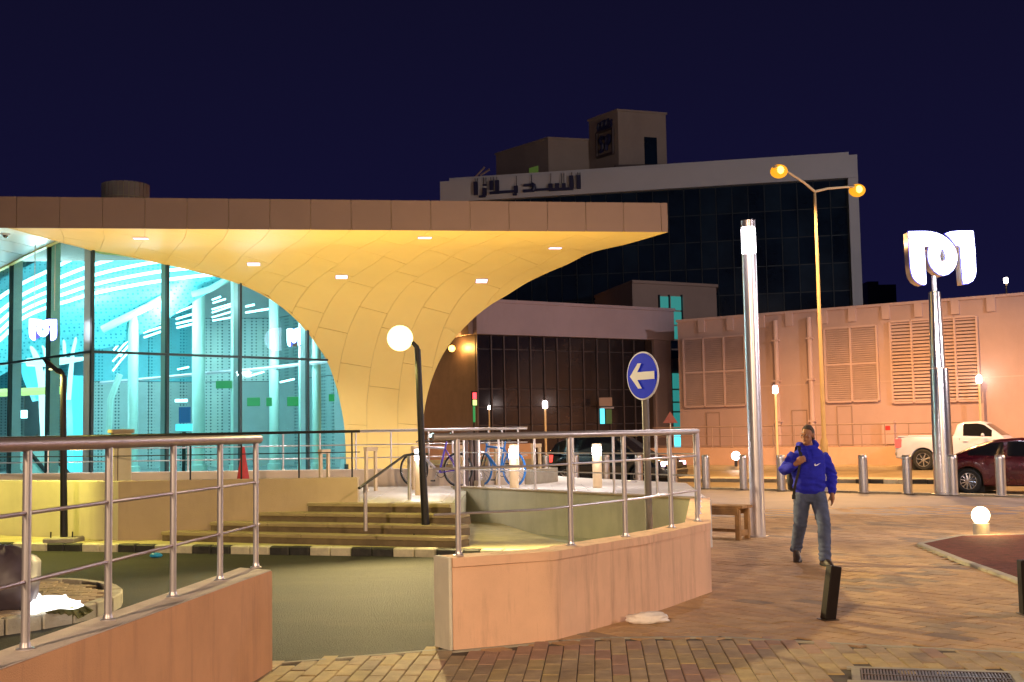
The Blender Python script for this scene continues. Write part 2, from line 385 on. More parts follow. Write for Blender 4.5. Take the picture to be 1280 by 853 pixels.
# ---------- near pavers: straight bond, individual pieces
pave = thing('brick_paving', None, None); pave['kind'] = 'structure'
pw, pl = .1235, .385
def paver_mesh(m, w_, l_):
    return MB().box((0, 0, -.02), (w_ - .006, l_ - .022, .04)).mesh('brick', m, None, bevel=.005)
PM = [paver_mesh(m, pw, pl / 2 * 2) for m in ('paver_sand', 'paver_yellow', 'paver_red', 'paver_grey', 'paver_brown')]
def inside(p, poly):
    c = False; n = len(poly)
    for i in range(n):
        a, b = poly[i], poly[(i + 1) % n]
        if (a[1] > p[1]) != (b[1] > p[1]) and p[0] < (b[0] - a[0]) * (p[1] - a[1]) / (b[1] - a[1]) + a[0]: c = not c
    return c
def pix(P):
    q = Vector(P) - CAMP; x, y, z = q.dot(RT), q.dot(UP), q.dot(FW); a = FPX * x / z; b = FPX * y / z
    return 640 + a * cr - b * sr, 426.5 - (a * sr + b * cr)
AZ = math.radians(-4)
cA, sA = math.cos(AZ), math.sin(AZ)
band = [tuple(pe0 + Vector((-3, -.15))), tuple(pe0), tuple(pe1), tuple(WA + Vector((0, -.06))), tuple(WB + Vector((.02, -.1))), tuple(gz(760, 797, 0).xy), tuple(gz(900, 796, 0).xy), tuple(gz(1080, 806, 0).xy), tuple(gz(1400, 822, 0).xy), (6, 5), (-6, 4)]
grate = [gz(1075, 836, 0).xy, gz(1262, 842, 0).xy, gz(1300, 872, 0).xy, gz(1050, 866, 0).xy]
gc = (grate[0] + grate[1] + grate[2] + grate[3]) / 4
cand = []
for i in range(-60, 60):
    for j in range(0, 30):
        lx = i * pw; ly = 5.5 + j * pl + (pl / 2 if i % 2 else 0)
        p = Vector((lx * cA - ly * sA, lx * sA + ly * cA))
        if inside(p, band) and not inside(p, [gc + (g_ - gc) * 1.12 for g_ in grate]): cand.append((p, i, j))
def colpick(p):
    n_ = noise.noise(Vector((p.x * 1.1, p.y * 1.1, 3))) + random.uniform(-.45, .45)
    if n_ > .28: return 2
    if n_ < -.38: return 1
    return 3 if random.random() < .12 else 0
vis = [c for c in cand if -15 < pix((c[0].x, c[0].y, 0))[0] < 1295 and pix((c[0].x, c[0].y, 0))[1] < 868]
vis.sort(key=lambda c: -pix((c[0].x, c[0].y, 0))[1]); keep = set(id(c) for c in vis[:290])
rest = {k: MB() for k in range(5)}
for c in cand:
    p = c[0]; k = colpick(p); zz = random.uniform(-.003, .002)
    if id(c) in keep:
        o = addobj('brick', PM[k], pave, (p.x, p.y, zz)); o.rotation_euler = (random.uniform(-.004, .004), random.uniform(-.006, .006), AZ + random.uniform(-.006, .006))
    else: rest[k].box((p.x, p.y, -.02 + zz), (pw - .007, pl - .007, .04), AZ)
names = ['paver_sand', 'paver_yellow', 'paver_red', 'paver_grey', 'paver_brown']
for k in rest:
    if rest[k].f: rest[k].build('bricks_outside_view', names[k], pave)['kind'] = 'stuff'
# ---------- farther paving: diagonal bond, joined
far = [MB(), MB(), MB()]; DA = math.radians(38); cD, sD = math.cos(DA), math.sin(DA); dw, dl = .20, .40
wallpoly = [tuple(WA + Vector((0, -.05))), tuple(WB), tuple(WC + Vector((.1, -.05))), tuple(WD + Vector((.1, 0))), tuple(WD + Vector((-3, 2))), (-1, 12)]
drivepoly = [(-25, 5), tuple(pe0 + Vector((0, .1))), tuple(pe1 + Vector((0, .1))), tuple(WA + Vector((0, .14))), tuple(WB + Vector((0, .14))), tuple(WC + Vector((-.14, .05))), tuple(WD + Vector((-.14, 0))), (2.9, 27), (-25, 30)]
bedc = [gz(1150, 682, 0).xy, gz(1200, 672, 0).xy, gz(1420, 668, 0).xy, gz(1420, 790, 0).xy, gz(1262, 724, 0).xy, gz(1200, 702, 0).xy]
for i in range(-110, 160):
    for j in range(-20, 130):
        lx = i * dw; ly = j * dl + (dl / 2 if i % 2 else 0); x = lx * cD - ly * sD; y = lx * sD + ly * cD
        if y < 7 or y > 25.5 or abs(x - .28 * y) > 1.2 + .33 * y or x < -2: continue
        P = Vector((x, y))
        if inside(P, band) or inside(P, drivepoly) or inside(P, bedc): continue
        u, v = pix((x, y, 0))
        if u > 1420 or u < 420: continue
        n_ = noise.noise(Vector((x * .7, y * .7, 9))) + random.uniform(-.4, .4)
        far[2 if n_ > .5 else (1 if n_ > .0 else 0)].box((x, y, -.0155 + random.uniform(-.0015, .0015)), (dw - .017, dl - .017, .03), DA)
for k, m in enumerate(('paver_brown', 'paver_pale', 'paver_grey')):
    far[k].build('diagonal_bricks', m, pave, smooth=False)['kind'] = 'stuff'
struct('grey_paving', MB().prism([tuple(gz(1600, 640, 0).xy), tuple(edge[1] + Vector((20, -19.5))), tuple(edge[1] + Vector((-.1, -.2))), tuple(edge[2] + Vector((-.1, -.1))), (2.9, 27), (3.4, 23.5)], -.008, -.0005), mat('grey_flags', (.17, .15, .17), .6, 0, .2, 1.1, .3, 40))
# mortar band along the band edge (pale cement line)
cl = MB(); pts = [pe0, pe1, WA + Vector((0, -.03)), WB + Vector((.03, -.05)), gz(760, 797, 0).xy, gz(900, 796, 0).xy, gz(1080, 806, 0).xy, gz(1400, 822, 0).xy]
for a, b in zip(pts, pts[1:]):
    d = (b - a); m_ = (a + b) / 2; cl.box((m_.x, m_.y, -.008), (d.length + .02, .05, .018), math.atan2(d.y, d.x))
o = cl.build('cement_strip', 'concrete'); o['kind'] = 'structure'
# ---------- striped kerbs
def kerb(name, p0, p1, L, per, z0, z1, wid, start=0, label=None):
    r = thing(name, None, None); r['kind'] = 'structure'
    d = (p1 - p0); n = int(d.length / L); d.normalize(); an = math.atan2(d.y, d.x)
    me = {c: MB().box((0, 0, 0), (L - .012, wid, z1 - z0)).mesh('kerb_stone', c, None, bevel=.018) for c in ('kerb_black', 'kerb_white')}
    for i in range(n):
        p = p0 + d * (i + .5) * L; c = 'kerb_black' if ((i + start) // per) % 2 == 0 else 'kerb_white'
        o = addobj('kerb_stone', me[c], r, (p.x, p.y, (z0 + z1) / 2 + random.uniform(-.004, .004))); o.rotation_euler = (0, 0, an + random.uniform(-.012, .012))
    return r
kerb('driveway_kerb', dk(-4.0, .075), dk(9.5, .075), .325, 2, -.1, .12, .15, 1)
for nm, off, zz in (('median_kerb', mo, 0), ('far_kerb', fo + .15, 0)):
    kerb(nm, roadp(-12, off), roadp(22, off), .45, 2, -.2, zz, .2)
struct('median', strip(mo + .1, mo + 1.6, -60, 90, -.15, -.02), 'concrete')
struct('far_pavement', strip(fo + .2, fo + 60, -90, 120, -.15, -.006), mat('far_flags', (.36, .27, .16), .7, 0, .15, 1, .2, 30))
# sidewalk by the driveway
FWL = 18.9
cnr = gz(147, 675.5, .12); cw = Vector((cnr.x, cnr.y)); lft = gz(0, 669, .12).xy
struct('sidewalk', MB().prism([tuple(dk(-30, .15)), tuple(dk(9.5, .15)), (-.7, 23), (-30, 26)], -.05, .115), mat('sidewalk_tile', (.48, .42, .22), .8, 0, .2, 3, .3, 60, dirt=((.28, .24, .13), 2, .5)))
# ================================================================ TERRACE
TZ = .66
st0 = Vector((-3.26, FWL)); sd = Vector((.918, -.396)); s_end = None
# far end of the top step where it meets the ramp wall line
tt = (-.95 - st0.x) / sd.x; ste = st0 + sd * tt
terr = [(-40, 31), (-30, 30), tuple(lft + (lft - cw) * 4 + Vector((0, .1))), tuple(cw + Vector((0, .14))), (st0.x - .05, FWL + .12), (st0.x + .04, FWL + .005), tuple(ste), (RT0.x, RT0.y), (RT1.x, RT1.y), tuple(WD + Vector((.05, .1))), (3.35, 23.6), (1.3, 27.5), (-1, 37), (-40, 52)]
struct('terrace', MB().prism(terr, -.1, TZ), 'terrace_tile')
# terrace tiles joints: thin real slabs in front strip of the terrace
tiles = thing('terrace_paving', None, None); tiles['kind'] = 'structure'
tm = MB().box((0, 0, 0), (.592, .592, .012)).mesh('tile', 'terrace_tile', None, bevel=.003)
for i in range(-8, 8):
    for j in range(0, 14):
        x = i * .6 - .2; y = 18.2 + j * .6
        if all(inside((x + dx, y + dy), terr) for dx in (-.3, .3) for dy in (-.3, .3)) and y < 24.2: addobj('tile', tm, tiles, (x, y, TZ + .006))
# steps
stp = thing('stone_steps', 'four weathered yellow stone steps climbing from the pavement to the terrace', 'steps', (st0.x, st0.y, .12))
sn = Vector((-sd.y, sd.x)); sn = sn if sn.y < 0 else -sn
for k in range(4):
    zt = TZ - k * .135; off = k * .3
    a = st0 + sn * off - sd * (off / abs(sn.y) * abs(sd.y) * .0); 
    # run back to the wall plane y = FWL
    t0 = (FWL - .0 - (st0 + sn * off).y) / sd.y
    A_ = st0 + sn * off + sd * t0; B_ = ste + sn * off + sd * (.0 + k * .0)
    A_ = A_ + sd * .02
    if k: B_ = B_ + sd * ((-.80 - B_.x) / sd.x)
    B2 = B_ - sn * .36; A2 = A_ - sn * .36
    if k == 0: B2 = B_ - sn * .3; A2 = A_ - sn * .3 + sd * .76
    # tread slabs, cut in stones along the run
    n = 4; 
    for q in range(n):
        p0 = A_.lerp(B_, q / n); p1 = A_.lerp(B_, (q + 1) / n - .0015); r0 = A2.lerp(B2, q / n); r1 = A2.lerp(B2, (q + 1) / n - .0015)
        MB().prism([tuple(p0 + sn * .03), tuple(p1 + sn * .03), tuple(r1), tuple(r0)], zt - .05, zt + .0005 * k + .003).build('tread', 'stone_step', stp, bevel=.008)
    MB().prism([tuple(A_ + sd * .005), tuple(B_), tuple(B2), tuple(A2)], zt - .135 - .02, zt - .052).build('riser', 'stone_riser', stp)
# flank wall (left part frontal, turned section)
fl = thing('terrace_wall', 'long cream rendered terrace wall left of the stone steps', 'wall', (cw.x, cw.y, 0))
l2 = lft + (lft - cw) * 3
WX = gz(447, 628, TZ).x
MB().prism([tuple(cw), tuple(l2), tuple(l2 + Vector((0, .25))), tuple(cw + Vector((.12, .25)))], .1, 1.04).build('wall_section', 'cream_render', fl, bevel=.006)
MB().prism([tuple(cw + Vector((.003, 0))), (WX, FWL), (WX, FWL + .22), tuple(cw + Vector((.123, .22)))], .1, 1.045).build('wall_section', 'cream_shaded', fl, bevel=.006)
# cream pillar with cap behind the wall
pc = at(151, 598, 19.6); pil = thing('gate_pillar', 'square cream pillar with a flat cap standing behind the terrace wall', 'pillar', (pc.x, pc.y, TZ))
ztop = zat(151, 537, 19.6)
MB().box((pc.x, pc.y, (TZ + ztop - .06) / 2), (.28, .28, ztop - .06 - TZ), .5).build('shaft', 'cream_render', pil, bevel=.006)
MB().box((pc.x, pc.y, ztop - .03), (.36, .36, .06), .5).build('cap', 'stone_step', pil, bevel=.006)
for dx in (-.05, .06):
    MB().box((pc.x + dx * 1.2 - .07, pc.y - .15 - dx * .2, (TZ + ztop) / 2), (.012, .02, 1.0), .5).build('groove_strip', 'stone_riser', pil)
# low cream wall at back of terrace + railing
LY = 24.4
lwl = thing('low_terrace_wall', 'low cream wall with a metal railing across the back of the white terrace', 'wall', (0, LY, TZ))
a = at(-150, 600, LY + 2.2); b = at(655, 590, LY - .3)
LWP = VP((a.x, a.y), (b.x, b.y))
mb = MB(); LWP.box(mb, 0, LWP.L, TZ - .05, 1.01, -.1, .1); mb.build('wall_body', 'low_wall', lwl, bevel=.01)
a2 = at(657, 590, LY - .2); b2 = at(692, 590, LY + 1.0)
gv = VP((a2.x, a2.y), (b2.x, b2.y)); mb = MB(); gv.box(mb, 0, gv.L, TZ - .05, .95, -.1, .1)
o = mb.build('grey_stub_wall', 'concrete'); tagp(o, 'short grey wall stub at the right end of the terrace behind the bicycles', 'wall')
def rail(name, label, pts, hs, post_t, rpost, rtop, rmid, mtop, mmid, mpost, group=None, flange=True, z_top=None, endcap=.08):
    """railing along a 3D polyline of base points; post_t = list of (segment, t)"""
    r = thing(name, label, 'railing', pts[0], group)
    up = Vector((0, 0, 1))
    H = hs[0]
    P = [Vector(p) for p in pts]
    ext = lambda L_, h: [L_[0] - (L_[1] - L_[0]).normalized() * endcap + up * h] + [p + up * h for p in L_[1:-1]] + [L_[-1] + (L_[-1] - L_[-2]).normalized() * endcap + up * h]
    MB().tube(ext(P, H), rtop, 14).build('handrail', mtop, r)
    for h in hs[1:]: MB().tube(ext(P, h), rmid, 8).build('crossbar', mmid, r)
    for s_, t in post_t:
        p = P[s_].lerp(P[s_ + 1], t)
        o = MB().tube([p, p + up * (H - rtop * .5)], rpost, 12).build('post', mpost, r)
        if flange:
            MB().lathe(p, [(rpost * 2.0, 0.0), (rpost * 2.0, .008), (rpost * 1.3, .014), (rpost * 1.15, .035)], 14).build('flange', mpost, o)
    return r
hb = 1.785 - 1.01
pt_ = []
for u in (60, 140, 235, 354, 400, 445, 489, 536, 566, 611, 628, 648):
    s_, _ = LWP.hit(u, 570); pt_.append((0, s_ / LWP.L))
rail('terrace_back_railing', 'thin silver railing on the low cream wall beneath the arch leg', [LWP.pt(0, 1.01), LWP.pt(LWP.L, 1.01)], [hb, hb * .64, hb * .3], pt_, .018, .028, .012, 'steel', 'steel', 'steel')
# dark railing on the flank wall
zt = 1.045; ps = []
pA = Vector((l2.x, l2.y + .1, 1.04)); pB = Vector((cw.x + .1, cw.y + .1, 1.04)); pC = Vector((WX - .05, FWL + .1, 1.04))
H = 1.7 + (545 - 539.5) * FWL / 1500 - zt
fp = []
for u in (235, 300, 373, 440):
    x = at(u, 570, FWL + .1).x; fp.append((1, (x - pB.x) / (pC.x - pB.x)))
for u in (12, 68): 
    x = at(u, 570, 19.6).x; fp.append((0, (x - pA.x) / (pB.x - pA.x)))
rail('dark_railing', 'dark railing along the top of the cream terrace wall', [pA, pB, pC], [H, H * .55], fp, .014, .022, .008, 'black_metal', 'black_metal', 'black_metal', flange=False)
# stair handrail
q0 = gz(457, 664, .37); h0 = at(447, 612, q0.y + .15); q1 = gz(512, 626, TZ); 
hr = thing('stair_handrail', 'short black sloping handrail on two posts beside the stone steps', 'handrail', (q0.x, q0.y, .37))
p0 = Vector((q0.x, q0.y, zat(457, 606, q0.y))); p1 = Vector((q1.x, q1.y, zat(512, 568, q1.y)))
MB().tube([q0, p0], .028, 10).build('post', 'steel_dull', hr); MB().tube([q1 , p1], .03, 10).build('post', 'steel_dull', hr)
MB().tube([p0 - (p1 - p0) * .12 + Vector((0, 0, .01)), p1 - (p1 - p0) * .12 + Vector((0, 0, .03)), p1 + Vector((.05, 0, .0)) , p1 + Vector((.3, 0, 0))], .02, 10).build('grip', 'black_metal', hr)
# ramp retaining wall and the ramp floor
rv = VP((RT0.x, RT0.y), (RT1.x, RT1.y))
rw = thing('ramp_wall', 'pale green retaining wall with silver railing between the ramp and the terrace', 'wall', (RT0.x, RT0.y, 0))
mb = MB(); rv.box(mb, 0, rv.L, -.02, .70, 0, .2); mb.build('wall_body', 'ramp_green', rw, bevel=.006)
mb = MB(); rv.box(mb, -.02, rv.L, .702, .73, -.02, .23); mb.build('coping', 'stone_step', rw, bevel=.006)
fw2 = MB().prism([(ste.x - .02, ste.y + .01), (ste.x + .12, ste.y + .01), (RT0.x + .1, RT0.y - .01), (RT0.x - .02, RT0.y - .01)], -.02, TZ - .004).build('flank_wall', 'ramp_green', rw)
pp = []
for u in (586, 605, 630, 675, 723, 774, 828):
    s_, _ = rv.hit(u, 612); pp.append((0, max(.004, s_ / rv.L)))
rail('ramp_back_railing', 'silver railing along the top of the pale green ramp wall', [rv.pt(0, .73, .1), rv.pt(rv.L, .73, .1)], [.95, .62, .31], pp, .02, .028, .010, 'steel_dull', 'steel', 'steel')
struct('ramp_floor', MB().prism([tuple(WA + Vector((.2, .3))), tuple(WB + Vector((0, .2))), tuple(WC + Vector((-.2, .2))), tuple(WD + Vector((-.2, 0))), tuple(RT0), (ste.x + .1, ste.y), ], .001, .006), 'ramp_green')
# ================================================================ FRONT WALLS
def seg_off(path, th):
    out = []
    for i, p in enumerate(path):
        d1 = (path[i] - path[i - 1]).normalized() if i > 0 else (path[1] - path[0]).normalized()
        d2 = (path[i + 1] - path[i]).normalized() if i < len(path) - 1 else d1
        n1 = Vector((-d1.y, d1.x)); n2 = Vector((-d2.y, d2.x)); b_ = (n1 + n2).normalized(); out.append(p + b_ * th / max(.4, b_.dot(n1)))
    return out
path = [WA, WB, WB.lerp(WC, .5) + Vector((.06, -.05)), WC, WD]; inn = seg_off(path, .26)
rwall = thing('front_parapet_wall', 'stained cream parapet wall with coping between the paving and the ramp', 'wall', (WA.x, WA.y, 0))
def subdiv_wall(path, inn, z0, z1, n=10):
    mb = MB(); ro = []
    for i in range(len(path) - 1):
        for k in range(n): ro.append((path[i].lerp(path[i + 1], k / n), inn[i].lerp(inn[i + 1], k / n)))
    ro.append((path[-1], inn[-1])); rings = []
    for j, (a, b) in enumerate(ro):
        w_ = noise.noise(Vector((a.x * 2, a.y * 2, 1))) * .008
        t_ = noise.noise(Vector((a.x * 3, a.y * 3, 5))) * .006
        d_ = (b - a).normalized() * w_
        rings.append([Vector((a.x + d_.x, a.y + d_.y, z0)), Vector((a.x - d_.x, a.y - d_.y, z1 + t_)), Vector((b.x, b.y, z1 + t_)), Vector((b.x, b.y, z0))])
    return mb.loft(rings)
subdiv_wall(path, inn, -.03, WZ - .075).build('wall_body', 'wall_paint', rwall)
pth2 = [p - (q - p).normalized() * .012 for p, q in zip(path, inn)]
subdiv_wall(pth2, inn, WZ - .073, WZ).build('coping', 'wall_paint', rwall, bevel=0)
# painted end pier
e_ = (WB - WA).normalized(); en = inn[0] - WA; 
MB().prism([tuple(WA - e_ * .002 - en * .01), tuple(WA - e_ * .03 - en * 0.0), tuple(inn[0] - e_ * .03 - e_ * .03), tuple(inn[0] - e_ * .001)], -.03, WZ + .002).build('end_face', 'wall_end', rwall, bevel=.008)
# left wall
f0 = LW[0].xy; f1 = f0 + lwf * 14; b0 = LW[1].xy; b1 = b0 + lwb * 14
lwall = thing('left_parapet_wall', 'orange painted parapet wall running toward the camera at lower left', 'wall', (f0.x, f0.y, 0))
nrm = (b0 - f0)
subdiv_wall([f0, f0.lerp(f1, .5), f1], [b0, b0.lerp(b1, .5), b1], -.03, WZ - .004, 14).build('wall_body', 'wall_orange', lwall)
MB().prism([tuple(f0.lerp(b0, .02) + lwf * .01), tuple(f0.lerp(b0, .98) + lwf * .01), tuple(b1.lerp(f1, .02)), tuple(f1.lerp(b1, .02))], WZ - .003, WZ + .003).build('wall_top', 'wall_top', lwall)
# railings on them
def onw(u, v): 
    p = gz(u, v, WZ); return Vector((p.x, p.y, WZ))
L0 = onw(320, 710); L1 = onw(271, 726); L2 = onw(210, 747); L3 = onw(132, 776); L4 = onw(31, 813)
d_ = (L4 - L3)
Lend = L4 + (L4 - L3).normalized() * 4
base = [L0, L4, Lend]
pr_ = [(0, (p - L0).length / (L4 - L0).length) for p in (L0, L1, L2, L3, L4)] + [(1, (L4 - L3).length / 4), (1, (L4 - L3).length / 2)]
pr_ = [(s_, min(.999, t)) for s_, t in pr_]
rail('left_railing', 'brown handrail with steel posts on the orange left parapet wall', base, [.965, .64, .318], pr_, .021, .034, .0105, 'rail_brown', 'rail_brown', 'steel', endcap=.07)
ri = seg_off(path, .13)
ang = [Vector((p.x, p.y, WZ)) for p in ri]
A0 = onw(572, 688); B1 = onw(714, 675); 
def tproj(u):  # along polyline by pixel column
    best = None
    for i in range(len(ang) - 1):
        for k in range(41):
            p = ang[i].lerp(ang[i + 1], k / 40); e = abs(pix(p)[0] - u) 
            if i < 3 and (best is None or e < best[0]): best = (e, i, k / 40)
    return best[1:]
po = [tproj(u) for u in (573, 715, 781, 839)] + [(3, .03), (3, .28), (3, .52), (3, .76), (3, .97)]
r_ = rail('front_railing', 'steel handrail following the bend of the stained front parapet wall', ang, [.955, .70, .335], po, .023, .030, .0105, 'steel_dull', 'steel', 'steel', endcap=.1)
# ================================================================ CANOPY (curved shell running down into one leg)
FA = at(835, 290, 27.4).xy; FB = at(0, 285, 25.3).xy
ae = (FB - FA).normalized(); wn = Vector((ae.y, -ae.x)); wn = wn if wn.y > 0 else -wn
ZB = 6.25; ZT = 6.92
PROF = [(0, 6.25), (2, 6.30), (3.65, 6.33), (4.7, 6.16), (5.4, 6.02), (6.1, 5.80), (6.7, 5.43), (7.17, 4.94), (7.56, 4.29), (7.82, 3.70), (8.02, 2.95), (8.13, 2.04), (8.16, 1.35), (8.17, .5)]
def catmull(p, n=10):
    o = []
    for i in range(len(p) - 1):
        a = p[max(i - 1, 0)]; b = p[i]; c = p[i + 1]; d = p[min(i + 2, len(p) - 1)]
        for k in range(n):
            t = k / n
            o.append(tuple(.5 * (2 * b[j] + (c[j] - a[j]) * t + (2 * a[j] - 5 * b[j] + 4 * c[j] - d[j]) * t * t + (3 * b[j] - a[j] - 3 * c[j] + d[j]) * t ** 3) for j in range(len(b))))
    o.append(p[-1]); return o
PS = catmull(PROF, 12)
ARC = [0]
for a, b in zip(PS, PS[1:]): ARC.append(ARC[-1] + math.hypot(b[0] - a[0], b[1] - a[1]))
def prof(s):
    s = max(0, min(ARC[-1] - 1e-6, s)); lo, hi = 0, len(ARC) - 1
    while hi - lo > 1:
        m_ = (lo + hi) // 2
        if ARC[m_] <= s: lo = m_
        else: hi = m_
    t = (s - ARC[lo]) / max(1e-9, ARC[hi] - ARC[lo]); a, b = PS[lo], PS[hi]
    w_ = a[0] + (b[0] - a[0]) * t; z = a[1] + (b[1] - a[1]) * t
    dx, dz = b[0] - a[0], b[1] - a[1]; l = math.hypot(dx, dz)
    return w_, z, dz / l, -dx / l        # normal pointing down/front  (dw, dz)
def shell(a, s, off=0):
    w_, z, nw, nz = prof(s)
    p = FA + ae * a + wn * (w_ + nw * off); return Vector((p.x, p.y, z + nz * off))
def pix2shell(u, v):
    r = ray(u, v); best = None
    for i in range(0, 1200):
        s = ARC[-1] * i / 1200; w_, z, _, _ = prof(s)
        t = (w_ + FA.dot(wn)) / (r.x * wn.x + r.y * wn.y); e = abs((CAMP + r * t).z - z)
        if best is None or e < best[0]: best = (e, s, ((CAMP + r * t).xy - FA).dot(ae))
    return best[2], best[1]
# glass planes
GC = at(115, 440, 29.1).xy; GR = at(410, 450, 34.0).xy; GL = at(0, 455, 33.3).xy
GPR = VP(GC, GR); GPL = VP(GC, GL)
def glass2shell(u, v):
    q, z = GPR.hit(u, v); P = GPR.pt(q, z); d = P.xy - FA; wv = d.dot(wn); a = d.dot(ae)
    s = min(range(len(PS)), key=lambda i: abs(PS[i][0] - wv) * 1.0 + abs(PS[i][1] - z) * 1.0); return a, ARC[s]
Lk = [(14.5, 0)] + [glass2shell(u, v) for u, v in ((112, 311), (150, 318), (200, 330), (250, 341), (300, 355), (340, 375), (370, 400), (395, 430), (410, 455), (422, 490), (430, 530), (432, 560))]
Lk.append((Lk[-1][0] - .02, ARC[-1]))
Rk = [(0, 0)] + [pix2shell(u, v) for u, v in ((780, 306), (720, 325), (680, 343), (640, 365), (612, 382), (590, 400), (565, 427), (550, 450), (538, 480), (531, 510), (527, 545))]
Rk.append((Rk[-1][0] + .02, ARC[-1]))
def interp(K, s):
    for (a0, s0), (a1, s1) in zip(K, K[1:]):
        if s <= s1: return a0 + (a1 - a0) * (s - s0) / max(1e-9, s1 - s0)
    return K[-1][0]
def sm(K):
    return [(a, s) for s, a in catmull([(s, a) for a, s in K], 8)]
Lk = sorted(Lk, key=lambda k: k[1]); Rk = sorted(Rk, key=lambda k: k[1])
Ls, Rs = sm(Lk), sm(Rk)
canopy = thing('station_canopy', 'sweeping yellow lit canopy of curved panels resting on one flared leg', 'canopy', (FA.x - 6, FA.y + 8, TZ))
SW = .885; PLN = 1.72; A0_ = .16
HS = [(0, 0), (1.5, .25), (2.5, .48), (3.5, .72), (4.5, 1.06), (5.2, 1.4), (6, 1.85), (6.6, 2.2), (7.1, 2.5), (7.5, 2.75), (8, 3.0), (8.17, 3.05), (9, 3.05)]
MS = [(0, 1.2), (2.5, 1.15), (4, .8), (5.2, .55), (6, .42), (7, .3), (8, .22), (9.6, .13), (11, .05), (14, 0)]
def lin(K, x):
    for (a, b), (c, d) in zip(K, K[1:]):
        if x <= c: return b + (d - b) * (x - a) / (c - a)
    return K[-1][1]
HSs = catmull(HS, 6)
# backing sheet (dark joints behind the panels)
mb = MB(); rows = []
ss = [ARC[-1] * i / 110 for i in range(111)]
for s in ss:
    aL, aR = interp(Ls, s), interp(Rs, s); rows.append([shell(aR + (aL - aR) * k / 14, s, -.035) for k in range(15)])
mb.loft(rows, False, False)
# outer skin 0.35 above with closed edges
rows2 = []
for s in ss:
    aL, aR = interp(Ls, s), interp(Rs, s); rows2.append([shell(aR + (aL - aR) * k / 14, s, -.36) for k in range(15)])
mb2 = MB().loft(rows2, False, False)
mb.build('joint_backing', 'joint_dark', canopy); mb2.build('outer_skin', 'panel_fascia', canopy)
for K, nm in ((Rs, 'edge_trim'), (Ls, 'edge_trim')):
    r_ = []
    for s in [ARC[-1] * i / 160 for i in range(161)]:
        a = interp(K, s); sg = .07 if K is Rs else -.07
        r_.append([shell(a, s, .006), shell(a + sg, s, .006), shell(a + sg, s, -.04), shell(a, s, -.40)])
    MB().loft(r_, True, True).build(nm, 'panel_canopy', canopy)
npan = 0
GAP = .009
for i in range(-5, 20):
    a0, a1 = A0_ + i * SW, A0_ + (i + 1) * SW
    ofs = (PLN / 2 if i % 2 else 0) + (i * .19 % .4)
    for j in range(-1, 9):
        s0 = ofs + j * PLN + GAP / 2; s1 = s0 + PLN - GAP
        n = max(2, int((s1 - s0) / .085)); R_ = []; M0, M1 = lin(MS, max(0, s0)), lin(MS, max(0, s1))
        for k in range(n + 1):
            sb = s0 + (s1 - s0) * k / n; mm = M0 + (M1 - M0) * k / n; row = []
            raw = []
            for x in range(7):
                ap = a1 - GAP / 2 - (a1 - a0 - GAP) * x / 6
                s = sb + mm * SW * (x / 6 - .5); sc_ = min(max(s, GAP * .4), ARC[-1]); a = ap + lin(HSs, prof(sc_)[0])
                lo, hi = interp(Rs, sc_) + .07, interp(Ls, sc_) - .07
                raw.append((s, a, lo, hi)); row.append((min(max(a, lo), hi), sc_))
            if all(r[1] <= r[2] for r in raw) or all(r[1] >= r[3] for r in raw) or all(r[0] < 0 for r in raw) or all(r[0] > ARC[-1] for r in raw): continue
            R_.append(row)
        if len(R_) < 2: continue
        lf = random.uniform(-.0015, .0015)
        rings = [[shell(a, s, lf) for a, s in row] + [shell(row[-1][0], row[-1][1], lf - .03), shell(row[0][0], row[0][1], lf - .03)] for row in R_]
        MB().loft(rings).build('panel', 'panel_canopy', canopy); npan += 1
# fascia
fpv = lambda a, z, o=0: Vector(((FA + ae * a - wn * o).x, (FA + ae * a - wn * o).y, z))
mb = MB(); mb.hexa([fpv(0.01, ZB + .01, -.1), fpv(30, ZB + .01, -.1), fpv(30, ZT - .01, -.1), fpv(.01, ZT - .01, -.1)], [fpv(.01, ZB + .01, -.01), fpv(30, ZB + .01, -.01), fpv(30, ZT - .01, -.01), fpv(.01, ZT - .01, -.01)])
mb.build('fascia_backing', 'joint_dark', canopy)
for i in range(-1, 20):
    a0, a1 = (0, A0_) if i < 0 else (A0_ + i * SW, A0_ + (i + 1) * SW); a0 += .006; a1 -= .006
    mb = MB(); mb.hexa([fpv(a0, ZB - .005, -.008), fpv(a1, ZB - .005, -.008), fpv(a1, ZT, -.008), fpv(a0, ZT, -.008)], [fpv(a0, ZB - .005, .022), fpv(a1, ZB - .005, .022), fpv(a1, ZT, .022), fpv(a0, ZT, .022)])
    mb.build('fascia_panel', 'panel_fascia', canopy)
roof = [tuple(FA - wn * .0), tuple(FA + ae * 30), tuple(FA + ae * 30 + wn * 10), tuple(FA + ae * 7.0 + wn * 8.4), tuple(FA + ae * 4.6 + wn * 6.6), tuple(FA + ae * 1.2 + wn * 3.4)]
MB().prism(roof, ZT - .09, ZT - .03).build('roof_deck', 'roof_deck', canopy)
